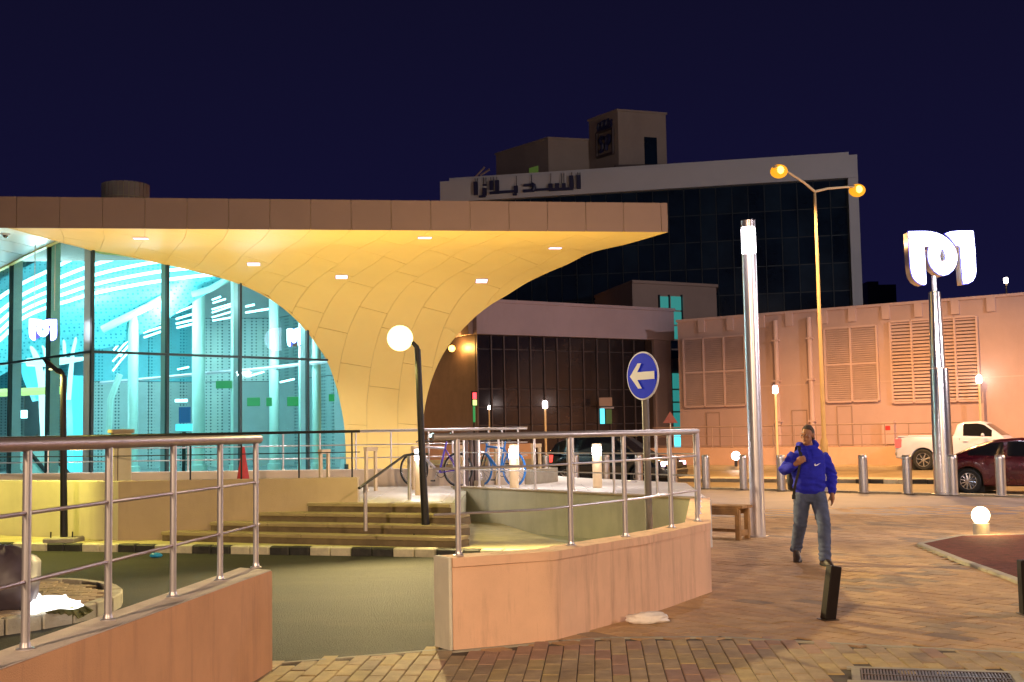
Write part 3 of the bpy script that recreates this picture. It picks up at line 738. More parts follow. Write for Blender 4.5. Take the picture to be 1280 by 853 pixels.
# left soffit (beyond the ridge) lit cool white
apx = GPL.pt(*GPL.hit(75, 303)); LE = [Vector(GPR.pt(*GPR.hit(112, 311))), apx] + [GPL.pt(*GPL.hit(u, v)) for u, v in ((37, 321), (0, 340), (-60, 376), (-130, 430))]
def ledge(t):
    t *= len(LE) - 1; i = min(int(t), len(LE) - 2); return LE[i].lerp(LE[i + 1], t - i)
NA, NB = 10, 3
for i in range(NA):
    for j in range(NB):
        t0, t1 = i / NA + .0025, (i + 1) / NA - .0025; s0, s1 = j / NB + .003, (j + 1) / NB - .003
        R_ = []
        for k in range(4):
            t = t0 + (t1 - t0) * k / 3; f_ = fpv(14.52 + t * 13, ZB, 0); e_2 = ledge(t)
            bow = lambda s: Vector((0, 0, .25 * math.sin(math.pi * s) * min(1, t * 3)))
            pts = [f_.lerp(e_2, s) + bow(s) for s in (s0, (s0 + s1) / 2, s1)]
            R_.append(pts + [p + Vector((0, 0, .03)) for p in pts[::-1]])
        MB().loft(R_).build('panel', 'panel_soffit_coollit' if 'panel_soffit_coollit' in M else 'panel_canopy', canopy)
mbk = MB(); R_ = []
for k in range(21):
    t = k / 20; f_ = fpv(14.5 + t * 13, ZB, 0); e_2 = ledge(t); R_.append([f_.lerp(e_2, s) + Vector((0, 0, .05 + .25 * math.sin(math.pi * s) * min(1, t * 3))) for s in (0, .25, .5, .75, 1)])
mbk.loft(R_, False, False).build('joint_backing', 'joint_dark', canopy)
rim = [[p, p + Vector((0, -.25, -.02)), p + Vector((0, -.25, .2)), p + Vector((0, 0, .22))] for p in [ledge(k / 30) for k in range(31)]]
MB().loft(rim, True, True).build('edge_trim', 'panel_canopy', canopy)
# recessed downlights: lens + casing, each a thing
for n_, (u, v, wh) in enumerate(((176, 298, 'nearest the glass corner under the canopy, leftmost of six'), (317, 330, 'above the middle of the arched glass, second from the left'), (427, 346, 'on the curve of the canopy leg above the glass arch'), (531, 297, 'close under the middle of the fascia'), (602, 351, 'low at the right outer curve of the leg'), (694, 310, 'near the right tip of the canopy'))):
    a, s = pix2shell(u, v); dl = thing('canopy_downlight', 'bright pinkish recessed downlight ' + wh, 'light', shell(a, s, 0), 'recessed downlights in the canopy')
    q = [shell(a - .17, s - .13, .012), shell(a + .17, s - .13, .012), shell(a + .17, s + .13, .012), shell(a - .17, s + .13, .012)]
    q2 = [shell(a - .17, s - .13, -.02), shell(a + .17, s - .13, -.02), shell(a + .17, s + .13, -.02), shell(a - .17, s + .13, -.02)]
    MB().hexa(q2, q).build('casing', 'steel_dull', dl)
    q = [shell(a - .15, s - .105, .018), shell(a + .15, s - .105, .018), shell(a + .15, s + .105, .018), shell(a - .15, s + .105, .018)]
    q2 = [shell(a - .15, s - .105, .008), shell(a + .15, s - .105, .008), shell(a + .15, s + .105, .008), shell(a - .15, s + .105, .008)]
    MB().hexa(q2, q).build('lens', 'em_led', dl)
    p = shell(a, s, .09); slight('downlight_beam', p, p + Vector((0, -.8, -6)), E_DOWN, (1, .90, .88), 104, .6, .12)
# security cameras under the soffit
for u, v, r_, lb in ((79, 293, .10, 'larger dome security camera under the pale soffit'), (7, 295, .065, 'small dome security camera at the far left of the pale soffit'), (124, 298, .065, 'small dome security camera just right of the glass corner ridge')):
    p = at(u, v - 1, 28.0); sc = thing('security_camera', lb, 'camera', p)
    MB().lathe(p, [(r_ * 1.5, .09), (r_ * 1.6, .02), (r_ * 1.4, -.01)], 18).build('housing', 'car_white', sc)
    MB().sphere(p + Vector((0, 0, -.015)), r_, 8, (1, 1, .85)).build('dome', 'car_glass', sc)
    if r_ > .09: MB().tube([p + Vector((0, 0, .09)), p + Vector((0, 0, .4))], .03, 8).build('mount', 'car_white', sc)
# roof drum
p = at(157, 238, 44); dr = thing('roof_drum', 'round tiled roof drum rising behind the canopy fascia', 'roof structure', (p.x, p.y, ZT))
zt_ = zat(157, 231, 44); rr = 29 / 1500 * 44
MB().lathe((p.x, p.y, 0), [(rr - .015, 5), (rr - .015, zt_ - .04), (rr * .5, zt_ + .03), (.02, zt_ + .05)], 40).build('core', 'joint_dark', dr)
for lv in range(5):
    for k in range(28):
        a0 = 2 * math.pi * k / 28 + .012; a1 = 2 * math.pi * (k + 1) / 28 - .012; z1 = zt_ - .02 - lv * .55; z0 = z1 - .53
        am = (a0 + a1) / 2
        if math.sin(am) > .3: continue
        R_ = [[Vector((p.x + r2 * math.cos(a), p.y + r2 * math.sin(a), z)) for a, r2, z in ((a0, rr - .01, z0), (a1, rr - .01, z0), (a1, rr - .01, z1), (a0, rr - .01, z1))], [Vector((p.x + r2 * math.cos(a), p.y + r2 * math.sin(a), z)) for a, r2, z in ((a0, rr + .01, z0), (a1, rr + .01, z0), (a1, rr + .01, z1), (a0, rr + .01, z1))]]
        MB().hexa(R_[0], R_[1]).build('cladding_tile', 'panel_fascia', dr)
# ================================================================ GLASS HALL
hall = thing('station_glass_hall', 'cyan lit glass hall of the metro station beneath the canopy arch', 'glass hall', (GC.x, GC.y, TZ))
archR = [(GPR.hit(u, v)) for u, v in ((112, 311), (150, 318), (200, 330), (250, 341), (300, 355), (340, 375), (370, 400), (395, 430), (410, 455), (422, 490), (430, 530), (432, 560))]
archR = [(0, archR[0][1])] + archR[1:] + [(archR[-1][0] + .03, .7)]
archL = [(0, archR[0][1]), GPL.hit(75, 303)] + [GPL.hit(u, v) for u, v in ((37, 321), (0, 340), (-60, 376), (-130, 430))]
def zarch(K, q):
    for (q0_, z0_), (q1_, z1_) in zip(K, K[1:]):
        if q <= q1_: return z0_ + (z1_ - z0_) * (q - q0_) / max(1e-6, q1_ - q0_)
    return K[-1][1]
ZTR = 3.845; ZG0 = TZ
def facade(pl, K, us, dirn):
    qs = [pl.hit(u, 440)[0] if u is not None else pl.L for u in us]; qs[0] = .0
    for i in range(len(qs) - 1):
        for z0, z1 in ((ZG0, ZTR), (ZTR, 9)):
            pts = []; n = 14
            for k in range(n + 1):
                q = qs[i] + .02 + (qs[i + 1] - qs[i] - .04) * k / n; zt = min(z1 - .02, zarch(K, q) + .05)
                if zt > z0 + .03: pts.append((q, zt))
            if len(pts) < 2: continue
            poly = [(pts[0][0], z0 + .02)] + [(pts[-1][0], z0 + .02)] + pts[::-1]
            m = len(poly); mb = MB(); mb.add([pl.pt(q, z, -.006) for q, z in poly] + [pl.pt(q, z, .006) for q, z in poly], [tuple(range(m)), tuple(range(m, 2 * m))[::-1]] + [(k, (k + 1) % m, m + (k + 1) % m, m + k) for k in range(m)])
            mb.build('pane', 'glass_clear', hall, smooth=False)
    for i, q in enumerate(qs):
        zt = zarch(K, q) + .08
        if i == 0 and pl is GPL: continue
        mb = MB(); pl.box(mb, q - .035, q + .035, ZG0, zt, -.05, .05); mb.build('mullion', 'mullion', hall)
        if i < len(qs) - 1 or True:
            mb = MB(); pl.box(mb, q - .02, q + .02, ZG0, zt + .3, -.30 if i else -.42, -.06); mb.build('glass_fin', 'fin', hall)
    qe = [k for k in K if k[1] > ZTR][-1][0]
    for (a_, b_), (c_, d_2) in zip(K, K[1:]):
        if b_ > ZTR >= d_2: qe = a_ + (c_ - a_) * (b_ - ZTR) / (b_ - d_2)
    mb = MB(); pl.box(mb, 0, min(qe + .04, qs[-1]), ZTR - .03, ZTR + .03, -.045, .056); mb.build('transom', 'mullion', hall)
    mb = MB(); pl.box(mb, 0, min(K[-1][0], qs[-1]), ZG0 - .02, ZG0 + .07, -.05, .055); mb.build('base_rail', 'mullion', hall)
facade(GPR, archR, (115, 209, 300, 384, 432), 1)
facade(GPL, archL, (115, 60, 13, -45, -110), 1)
# interior shell: floor, back walls, ceiling
struct('hall_floor', MB().prism([tuple(GC + Vector((0, .2))), tuple(GR + Vector((0, .2))), (0, 47), (-24, 52), (-26, 45)], TZ + .002, TZ + .02), 'interior_floor')
def gp(u, Y): return at(u, 545, Y).xy
BK = [gp(-170, 46), gp(30, 46), gp(118, 41), gp(250, 43), gp(345, 43.5), gp(445, 38.5)]
for i in range(len(BK) - 1):
    v_ = VP(BK[i], BK[i + 1]); n = max(2, int(v_.L / 1.5))
    for k in range(n):
        for z0, z1, mm in ((TZ + .02, 3.7, 'interior_wall' if (k + i) % 3 == 1 else 'perforated'), (3.72, 6.0, 'perforated_bright' if i < 3 else 'perforated'), (6.02, 8.7, 'perforated_bright' if i < 3 else 'interior_wall')):
            mb = MB(); v_.box(mb, v_.L * k / n + .01, v_.L * (k + 1) / n - .01, z0, z1, -.06, 0); mb.build('lining_panel', mm, hall)
# bright curved perforated soffit inside, with five glowing light lines along it
def ceil(u, t):   # t: 0 bottom/front .. 1
    return at(u, 0, 1)
CL_ = {  # light lines measured in the picture: (u, v) upper line and lowest line
    0: [(-60, 418), (-20, 385), (27, 352), (60, 338), (78, 330), (110, 315), (130, 332 - 14), (160, 312)],
}
top = [(-80, 440), (-40, 402), (0, 372), (27, 355), (60, 339), (84, 327), (110, 316), (140, 306), (175, 298), (220, 296), (260, 296)]
bot = [(-80, 500), (-40, 458), (0, 425), (27, 399), (60, 384), (84, 377), (110, 369), (150, 360), (202, 351), (240, 346), (290, 341)]
def cp(i, f_, dz=0):
    a, b = top[i], bot[i]; u = a[0] + (b[0] - a[0]) * f_; v = a[1] + (b[1] - a[1]) * f_; Y = 33.6 + max(0, (u + 80)) * .0 + (1 - f_) * .2 + (3.2 if u < 110 else 3.2 - 0 * u)
    return at(u, v, Y) + Vector((0, .0, dz))
low = [(-80, 540), (-40, 500), (0, 470), (27, 455), (60, 448), (84, 444), (110, 438), (150, 432), (202, 404), (240, 378), (290, 350)]
rows = []
for f_ in (-.5, -.2, 0, .25, .5, .75, 1): rows.append([cp(i, f_) + Vector((0, .3, .02)) for i in range(len(top))])
for q in (.35, .7, 1): rows.append([at(bot[i][0] + (low[i][0] - bot[i][0]) * q, bot[i][1] + (low[i][1] - bot[i][1]) * q, 37.1 + q * .5) for i in range(len(top))])
MB().loft(rows, False, False).build('curved_soffit', 'perforated_bright', hall)
for k in range(5):
    pts = catmull([tuple(cp(i, (k / 4) ** .8)) for i in range(len(top))], 5)
    MB().tube(pts, .055, 6).build('light_line_or_reflection', 'em_line', hall)
# shorter glowing tubes standing in for reflections of the light lines
def lines(seq, Y, r=.035):
    for (u0, v0, u1, v1) in seq:
        MB().tube([at(u0, v0, Y), at((u0 + u1) / 2, (v0 + v1) / 2 + (-1.0 if abs(v1 - v0) > 14 else 0), Y), at(u1, v1, Y)], r, 6).build('light_line_or_reflection', 'em_line', hall)
lines([(178, 397, 202, 387), (178, 404.5, 202, 397), (179, 411, 202, 403.5), (179, 416, 202, 409), (180, 422, 202, 414.5)], 38.5)
lines([(220, 381, 242, 370), (220, 391, 242, 382.5), (220, 399, 242, 392.5), (220, 405, 242, 400), (221, 410, 242, 405)], 39)
lines([(265, 375, 276, 371), (266, 379, 282, 374), (265, 387, 289, 380), (265, 391, 289, 383), (265, 397, 289, 390), (266, 401, 289, 397)], 39.5, .028)
lines([(312, 470, 330, 465), (350, 478, 368, 474), (222, 462, 236, 459), (402, 430, 412, 427)], 38.5, .03)
lines([(307, 383.5, 318, 381), (307, 391, 338, 386)], 38.8)
lines([(140, 420, 162, 403), (140, 430, 162, 410), (142, 438, 162, 417), (146, 442, 162, 424), (150, 446, 162, 431), (141, 452, 158, 436), (141, 464, 160, 441)], 38, .03)
# columns inside
for u, Y, r in ((166, 37.5, .16), (248, 37.8, .2), (343, 38, .16), (396, 37.6, .14), (294, 37, .13), (379, 36.5, .13), (206, 36.6, .12)):
    p = at(u, 545, Y); c = MB().lathe((p.x, p.y, 0), [(r * 1.4, TZ + .02), (r * 1.4, TZ + .2), (r, TZ + .22), (r, 8.3)], 20); c.build('column', 'interior_col', hall)
# white lattice beam
lb = [at(125, 479, 38.6), at(205, 472, 38.6), at(255, 467, 38.4), at(330, 461, 38), at(410, 452, 37)]
MB().tube(lb, .055, 4).build('beam', 'sign_white', hall)
# inclined teal struts (upper)
for pts, r in (([(128, 412), (160, 396), (186, 383), (205, 372)], .12), ([(240, 368), (262, 362), (285, 349)], .10), ([(150, 468), (138, 500), (135, 560)], .1)):
    MB().tube([at(u, v, 37.2) for u, v in pts], r, 8).build('strut', 'interior_col', hall)
# glowing branching column left of the corner
tr = thing('branching_light_column', 'glowing white branching column behind the left glass wall', 'light column', (at(58, 590, 37.5).x, 37.5, TZ))
def tb(pts, r, m='em_cyan_white', Y=37.5): MB().tube([at(u, v, Y) for u, v in pts], r, 8).build('branch', m, tr)
tb([(57, 592), (56, 540), (53, 480), (46, 448), (38, 430), (25, 422), (12, 426)], [.13, .14, .14, .10, .07, .05, .03])
tb([(53, 480), (60, 458), (55, 436), (46, 416)], [.1, .07, .05, .03]); tb([(34, 453), (60, 453), (84, 451), (109, 448)], [.13, .15, .10, .05], 'em_cyan_white')
tb([(86, 500), (88, 470), (91, 440), (97, 415), (108, 395)], [.07, .08, .06, .05, .03]); tb([(81, 448), (80, 420), (80, 388)], .055)
tb([(48, 500), (40, 470), (28, 440)], [.2, .3, .2], 'em_cyan', 38.2); tb([(96, 590), (96, 540), (94, 500), (95, 470)], [.3, .32, .3, .25], 'em_cyan', 38.4); 
MB().tube([at(-20, 492, 36.6), at(76, 488, 36.6)], .12, 4).build('sign_band', 'em_yg', tr)
# interior signs; the green panels stand in for reflections in the glass
def isign(u0, u1, v0, v1, Y, m, name, lb, cat='sign', d=.06):
    a = at(u0, v1, Y); b = at(u1, v0, Y); mb = MB().box(((a.x + b.x) / 2, Y, (a.z + b.z) / 2), (b.x - a.x, d, b.z - a.z)); o = mb.build(name, m, None, bevel=.01, smooth=False); return tagp(o, lb, cat)
isign(309, 325, 497, 508, 36.9, 'em_green', 'green_reflection', 'green panel standing in for a reflection in the glass, left of a pale column')
isign(333, 340, 497, 508, 36.6, 'em_green', 'green_reflection', 'narrowest green panel standing in for a reflection, beside the pale column')
isign(359, 373, 496, 508, 36.2, 'em_green', 'green_reflection', 'green reflection stand-in just left of the rightmost black mullion')
isign(270, 290, 476, 486, 36.9, 'em_green', 'green_reflection', 'highest green reflection stand-in, at the second glass bay from the right')
isign(411, 418, 493, 502, 35.3, 'em_green', 'green_reflection', 'small green reflection stand-in close to the right end of the glass arch')
kb_ = thing('information_board', 'blue lit information board with a bright cyan foot inside the glass hall', 'board', at(230, 595, 36.4))
def ibox(u0, u1, v0, v1, Y, m, nm, par, d=.1):
    a = at(u0, v1, Y); b = at(u1, v0, Y); return MB().box(((a.x + b.x) / 2, Y, (a.z + b.z) / 2), (b.x - a.x, d, b.z - a.z)).build(nm, m, par, smooth=False)
ibox(224, 238, 509, 529, 36.4, 'em_blue', 'screen', kb_); ibox(220, 240, 530, 539, 36.35, 'em_cyan', 'foot_band', kb_); ibox(228, 232, 540, 592, 36.4, 'mullion', 'stand', kb_)
ibox(219, 234, 499, 503, 36.3, 'em_line', 'header', kb_, .05)
tw = isign(26, 34, 513, 523, 37, 'em_line', 'lit_notice', 'small square white lit notice behind the left glass'); 
# M emblems; the two at the glass are solid stand-ins for reflections
ML = [(165, 135), (235, 134), (300, 135), (345, 140), (390, 150), (435, 170), (475, 198), (510, 235), (536, 280), (549, 330), (549, 370), (536, 420), (512, 458), (475, 488), (435, 500), (395, 488), (362, 462), (338, 430), (322, 390), (315, 350), (316, 310), (323, 275), (335, 256), (284, 256), (288, 555), (284, 568), (268, 575), (236, 564), (205, 540), (185, 510), (172, 465), (167, 400)]
MH = [(430, 268), (443, 290), (454, 318), (459, 345), (455, 372), (446, 392), (432, 399), (418, 391), (409, 370), (406, 343), (411, 315), (419, 290)]
MR = [(465, 158), (500, 145), (560, 138), (690, 140), (692, 150), (699, 300), (699, 470), (690, 515), (668, 550), (630, 570), (592, 573), (588, 470), (580, 258), (546, 254), (524, 222), (496, 186)]
def emblem(name, label, cat, pos, width, depth, mface, mside, ang=0):
    sc_ = width / 535.0; cx = 432; base = 575
    f2 = lambda L_: [((x - cx) * sc_, (base - y) * sc_) for x, y in L_]
    r = thing(name, label, cat, (0, 0, 0))
    for loops in ((f2(ML), f2(MH)[::-1]), (f2(MR),)):
        me = curve_mesh('letter_side', loops, depth, mside); o = addobj('letter_side', me, r)
        rim_ = curve_mesh('letter_glow_rim', loops, .03, 'em_glow_rim', offs=.018); rim_.transform(Matrix.Translation((0, -depth / 2 + .02, 0))); addobj('letter_glow_rim', rim_, r)  # blue light fringe painted as a glowing rim, no part of the letters
        me2 = curve_mesh('letter_face', loops, .012, mface); me2.transform(Matrix.Translation((0, -depth / 2 - .007, 0))); addobj('letter_face', me2, r)
    r.location = pos; r.rotation_euler = (0, 0, ang); return r
p = at(54, 426, 29.6); eo = emblem('metro_emblem', 'glowing white metro M standing in for a reflection in the left glass wall', 'sign', p, 34 / 1500 * 29.6 * .95, .16, 'em_sign', 'steel', .25); OFF[eo.name] = Vector((0, 0, 0))
for dx in (-.22, .25): me_ = MB().tube([(dx, .05, .75), (dx, .05, 2.4)], .01, 6).mesh('added_hanger_rod', 'steel_dull'); addobj('added_hanger_rod', me_, eo)  # rods made up to carry the reflection stand-in
p = at(372, 433, 34.6); emblem('metro_emblem', 'narrow glowing white metro M standing in for a reflection at the right end of the glass', 'sign', p, .62, .25, 'em_sign', 'steel', -.7)
es = thing('escalator', 'pale sloping escalator low behind the left glass wall', 'escalator', at(30, 598, 37))
for du in (0, 26):
    MB().tube([at(20 + du, 545, 37.4), at(66 + du, 600, 36.6)], .06, 8).build('escalator_handrail', 'rubber', es)
    MB().add([at(20 + du, 549, 37.4), at(66 + du, 604, 36.6), at(40 + du, 604, 36.6), at(8 + du, 566, 37.4)], [(0, 1, 2, 3)]).build('escalator_side', 'interior_col', es)
# traffic cone
p = gz(304, 604, TZ); p = at(304, 598, 23.4); cn = thing('traffic_cone', 'tall red traffic cone standing by the dark railing in front of the glass', 'cone', (p.x, p.y, TZ))
zc = zat(303, 559, 23.4)
MB().lathe((p.x, p.y, 0), [(.15, TZ + .03), (.13, TZ + .2), (.06, zc - .25), (.03, zc)], 18).build('cone_body', 'cone_red', cn); MB().box((p.x, p.y, TZ + .02), (.34, .34, .04)).build('base', 'cone_red', cn, bevel=.01)
# lighting inside the hall
for (u, v, Y, e) in ((60, 360, 35, 1.0), (200, 400, 36.5, 1.0), (330, 430, 36.3, .7), (-60, 430, 37, .8), (30, 520, 38, .5), (-30, 540, 38, .4)):
    plight('hall_lamp', at(u, v, Y), E_HALL * e, (.85, .98, 1), .5)
# ================================================================ LONG PALE BUILDING AT RIGHT
fw = VP((8.65, 62.4), (22.3, 52.3)); XE = 34
lb_ = thing('service_building', 'long pale pink service building with louvred panels across the road', 'building', (8.65, 62.4, 0))
z1 = 7.29; s_end = XE
def fbox(s0, s1, z0, z1, o0, o1, nm, m, par=lb_, **k):
    mb = MB(); fw.box(mb, s0, s1, z0, z1, o0, o1); return mb.build(nm, m, par, **k)
fbox(0, s_end, .0, z1, -9, 0, 'wall', 'far_wall', smooth=False)
fbox(-.05, s_end, z1, z1 + .12, -.3, .08, 'parapet_coping', 'far_trim')
zj = fw.hit(1000, 481)[1]
for sj0 in range(0, 11): fbox(sj0 * 3.1 + .02, sj0 * 3.1 + 3.06, zj - .03, zj + .02, .0, .012, 'joint_strip', 'far_trim')
for u in (877, 913, 952, 987, 1030, 1066, 1108, 1149, 1195, 1240):
    s_, zz = fw.hit(u, 400); fbox(s_ - .18, s_ + .18, z1 - .62, z1 + .02, .0, .1, 'bracket', 'far_trim')
def louv(u0, v0a, v1a, u1, v0b, v1b, cols, rows, slat, nm, dark):
    s0, zt = fw.hit(u0, v0a); _, zb = fw.hit(u0, v1a); s1, zt2 = fw.hit(u1, v0b); _, zb2 = fw.hit(u1, v1b); zt = (zt + zt2) / 2; zb = (zb + zb2) / 2
    fr = 0.09; L = thing
    fbox(s0, s1, zb, zt, .0, .03, 'louvre_back', 'louvre_dark' if nm == 'c' else 'louvre')
    for c in range(cols + 1):
        s_ = s0 + (s1 - s0) * c / cols; fbox(s_ - fr / 2, s_ + fr / 2, zb, zt, .032, .14, 'louvre_frame', 'far_trim')
    for r in range(rows + 1):
        z = zb + (zt - zb) * r / rows
        for c in range(cols): fbox(s0 + (s1 - s0) * c / cols + fr / 2 + .002, s0 + (s1 - s0) * (c + 1) / cols - fr / 2 - .002, z - fr / 2, z + fr / 2, .032, .138, 'louvre_frame', 'far_trim')
    mb = MB(); tl = .55 if nm == 'c' else .95
    for c in range(cols):
        a = s0 + (s1 - s0) * c / cols + fr / 2; b = s0 + (s1 - s0) * (c + 1) / cols - fr / 2; z = zb + .06
        while z < zt - .06:
            f = lambda o, dz: [fw.pt(a, z + dz, o), fw.pt(b, z + dz, o)]
            p = [fw.pt(a, z, .12), fw.pt(b, z, .12), fw.pt(b, z + .02, .12), fw.pt(a, z + .02, .12)]
            q = [fw.pt(a, z + slat * tl, .035), fw.pt(b, z + slat * tl, .035), fw.pt(b, z + slat * tl + .02, .035), fw.pt(a, z + slat * tl + .02, .035)]
            mb.hexa(q, p); z += slat
    mb.build('louvre_slats', dark, lb_, smooth=False)['kind'] = 'stuff'
louv(855, 425, 508, 931, 419, 508, 3, 2, .10, 'a', 'louvre'); louv(1031, 411, 502, 1096, 407, 502, 2, 2, .10, 'b', 'louvre'); louv(1113, 402, 504, 1221, 396, 501, 4, 1, .155, 'c', 'far_trim')
for u, v0, v1 in ((970, 401, 545), (1012, 397, 545)):
    s_, zt = fw.hit(u, v0); MB().tube([fw.pt(s_, .8, .12), fw.pt(s_, zt, .12)], .12, 10).build('downpipe', 'far_trim', lb_)
    for zz in (2, 4, 6): fbox(s_ - .17, s_ + .17, zz - .04, zz + .04, .0, .25, 'pipe_clamp', 'far_trim')
for u0, u1, v0, v1 in ((884, 899, 517, 551), (991, 1008, 514, 549), (1047, 1064, 509, 551)):
    s0, zt = fw.hit(u0, v0); s1, _ = fw.hit(u1, v0); zb = .82
    d = fbox(s0, s1, zb, zt, .0, .03, 'door', 'far_wall')
    for a, b, c, e in ((s0 - .05, s0, zb, zt + .05), (s1, s1 + .05, zb, zt + .05), (s0, s1, zt, zt + .05)): fbox(a, b, c, e, .0, .045, 'door_frame', 'block_brown')
s0, zz = fw.hit(1105, 535); s1, _ = fw.hit(1120, 535); bx = fbox(s0, s1, .85, 1.9, .0, .3, 'meter_cabinet', 'far_trim'); fbox(s0 + .15, s0 + .4, 1.5, 1.7, .302, .31, 'warning_plate', 'cone_red')
# plinth with thin railing
fbox(-.5, 18.4, -.1, .8, .01, 3.4, 'plinth', 'plinth', smooth=False)
fbox(18.5, s_end, -.1, .42, .01, 4.4, 'low_plinth', 'plinth'); fbox(18.6, s_end, -.1, .2, 4.41, 5.2, 'platform_step', 'yellow_post')
rail('plinth_railing', 'thin brown railing on the pink plinth of the service building', [fw.pt(.3, .8, 3.2), fw.pt(15, .8, 3.2)], [1.0, .55, .1], [(0, k / 14) for k in range(15)], .025, .03, .018, 'block_brown', 'block_brown', 'block_brown', flange=False)
# ================================================================ MAUVE BLOCK IN THE MIDDLE
c0 = at(597, 545, 59).xy; c1 = at(841, 545, 65.6).xy; mp_ = VP(c0, c1)
zt = zat(597, 378, 59); zm = zat(597, 418, 59)
mb_ = thing('office_block', 'low mauve banded block with dark mirrored glazing behind the blue arrow sign', 'building', (c0.x, c0.y, 0))
def pbox(pl, s0, s1, z0, z1, o0, o1, nm, m, par, **k):
    mb = MB(); pl.box(mb, s0, s1, z0, z1, o0, o1); return mb.build(nm, m, par, **k)
pbox(mp_, -.1, mp_.L + .1, zm, zt, -12, .25, 'band', 'band_mauve', mb_, smooth=False)
pbox(mp_, -.15, mp_.L + .15, zt, zt + .16, -12, .34, 'coping', 'band_mauve', mb_)
pbox(mp_, .0, mp_.L - 1.2, -.1, zm - .01, -11.5, -.12, 'core', 'frame_brown', mb_)
pbox(mp_, mp_.L - 1.15, mp_.L + .02, -.1, zm - .004, -11.5, .02, 'pier', 'band_mauve', mb_)
cols = [597 + (u - 133) / 3.553 for u in (133, 195, 252, 315, 370, 430, 488, 545, 605, 665, 720, 780, 830, 885, 945)]
qs = [mp_.hit(u, 480)[0] for u in cols]
zr = [-.05] + [mp_.hit(640, 340 + y / 3.553)[1] for y in (680, 600, 520, 345)] + [zm - .03]
zr = sorted(zr)
for i in range(len(qs) - 1):
    if qs[i + 1] > mp_.L - 1.1: break
    for j in range(len(zr) - 1):
        pbox(mp_, qs[i] + .03, qs[i + 1] - .03, zr[j] + .03, zr[j + 1] - .03, -.1, -.02 + random.uniform(-.006, .006), 'glass_panel', 'glass_dark', mb_, smooth=False)
    pbox(mp_, qs[i] - .03, qs[i] + .03, -.05, zm - .02, -.1, .04, 'mullion', 'frame_brown', mb_)
# left wing
w1 = at(520, 545, 66).xy; wp = VP(w1, c0)
pbox(wp, 0, wp.L - .12, zm, zt, -.5, .2, 'band', 'band_mauve', mb_); pbox(wp, wp.L - .9, wp.L - .05, zm - .0, zt - .02, .21, .4, 'corner_pilaster', 'block_brown', mb_)
pbox(wp, 0, wp.L - .3, -.1, zm - .01, -.4, -.12, 'core', 'frame_brown', mb_)
for i, u in enumerate((597.5, 589, 580.5, 572, 563.5, 555, 547, 539, 531)):
    if i == 8: break
    a = wp.hit(u, 480)[0]; b = wp.hit((589, 580.5, 572, 563.5, 555, 547, 539, 531)[i], 480)[0]; a = min(a, wp.L - .14)
    for j in range(len(zr) - 1): pbox(wp, b + .03, a - .03, zr[j] + .03, zr[j + 1] - .03, -.1, -.02, 'glass_panel', 'glass_dark', mb_, smooth=False)
# dim shop lights in the glazing
o = isign(749, 765, 497, 508, 62.2, 'block_brown', 'shop_panel', 'small brown panel behind the dark glazing above a lit doorway'); 
p = mp_.pt(mp_.hit(757, 520)[0], 0, .05)
dw_ = thing('lit_doorway', 'narrow cyan lit doorway in the dark glazing left of the arrow sign', 'doorway', p)
for u0, u1, v0, v1, m in ((750, 755, 511, 530, 'em_cyan'), (757, 764, 512, 530, 'em_window_dim')):
    mb = MB(); mp_.pbox(mb, u0, u1, v0, v1, .01, .06); mb.build('door_light', m, dw_)
mb = MB(); mp_.pbox(mb, 748, 766, 509, 511, .01, .1); mb.build('lintel', 'steel_dull', dw_)
wl = wp.hit(575, 436); pw_ = wp.pt(wl[0], wl[1], .45); ol = thing('reflection_lamp', 'orange glowing ball standing in for a street lamp reflection on the brown glazing', 'lamp', pw_)  # made-up lamp in place of a sodium lamp's reflection in the glazing
MB().sphere(pw_, .17, 8).build('bulb', 'em_orange', ol); MB().tube([pw_ + Vector((0, .1, .12)), pw_ + Vector((0, .55, .12))], .05, 6).build('arm', 'black_metal', ol)
plight('reflection_lamp_light', pw_ + Vector((.3, -.6, 0)), 260, (1, .5, .12), .15)
# traffic signal
ts = at(593, 545, 50); tsg = thing('pedestrian_signal', 'slim traffic signal showing red above a vertical green strip', 'signal', (ts.x, ts.y, 0))
MB().tube([(ts.x, ts.y, 0), (ts.x, ts.y, zat(592, 505, 50))], .05, 8).build('pole', 'black_metal', tsg)
def sbox(u0, u1, v0, v1, Y, m, nm, par, d=.1): a = at(u0, v1, Y); b = at(u1, v0, Y); return MB().box(((a.x + b.x) / 2, Y, (a.z + b.z) / 2), (b.x - a.x, d, b.z - a.z)).build(nm, m, par, bevel=.01)
sbox(589, 597, 489, 508, 50, 'black_metal', 'housing', tsg, .2); sbox(591, 595.5, 491, 499, 49.85, 'em_red', 'red_light', tsg); sbox(591, 596, 500, 507, 49.85, 'em_yg', 'amber_light', tsg); sbox(591.4, 594, 508, 528, 49.9, 'em_green', 'green_strip', tsg)
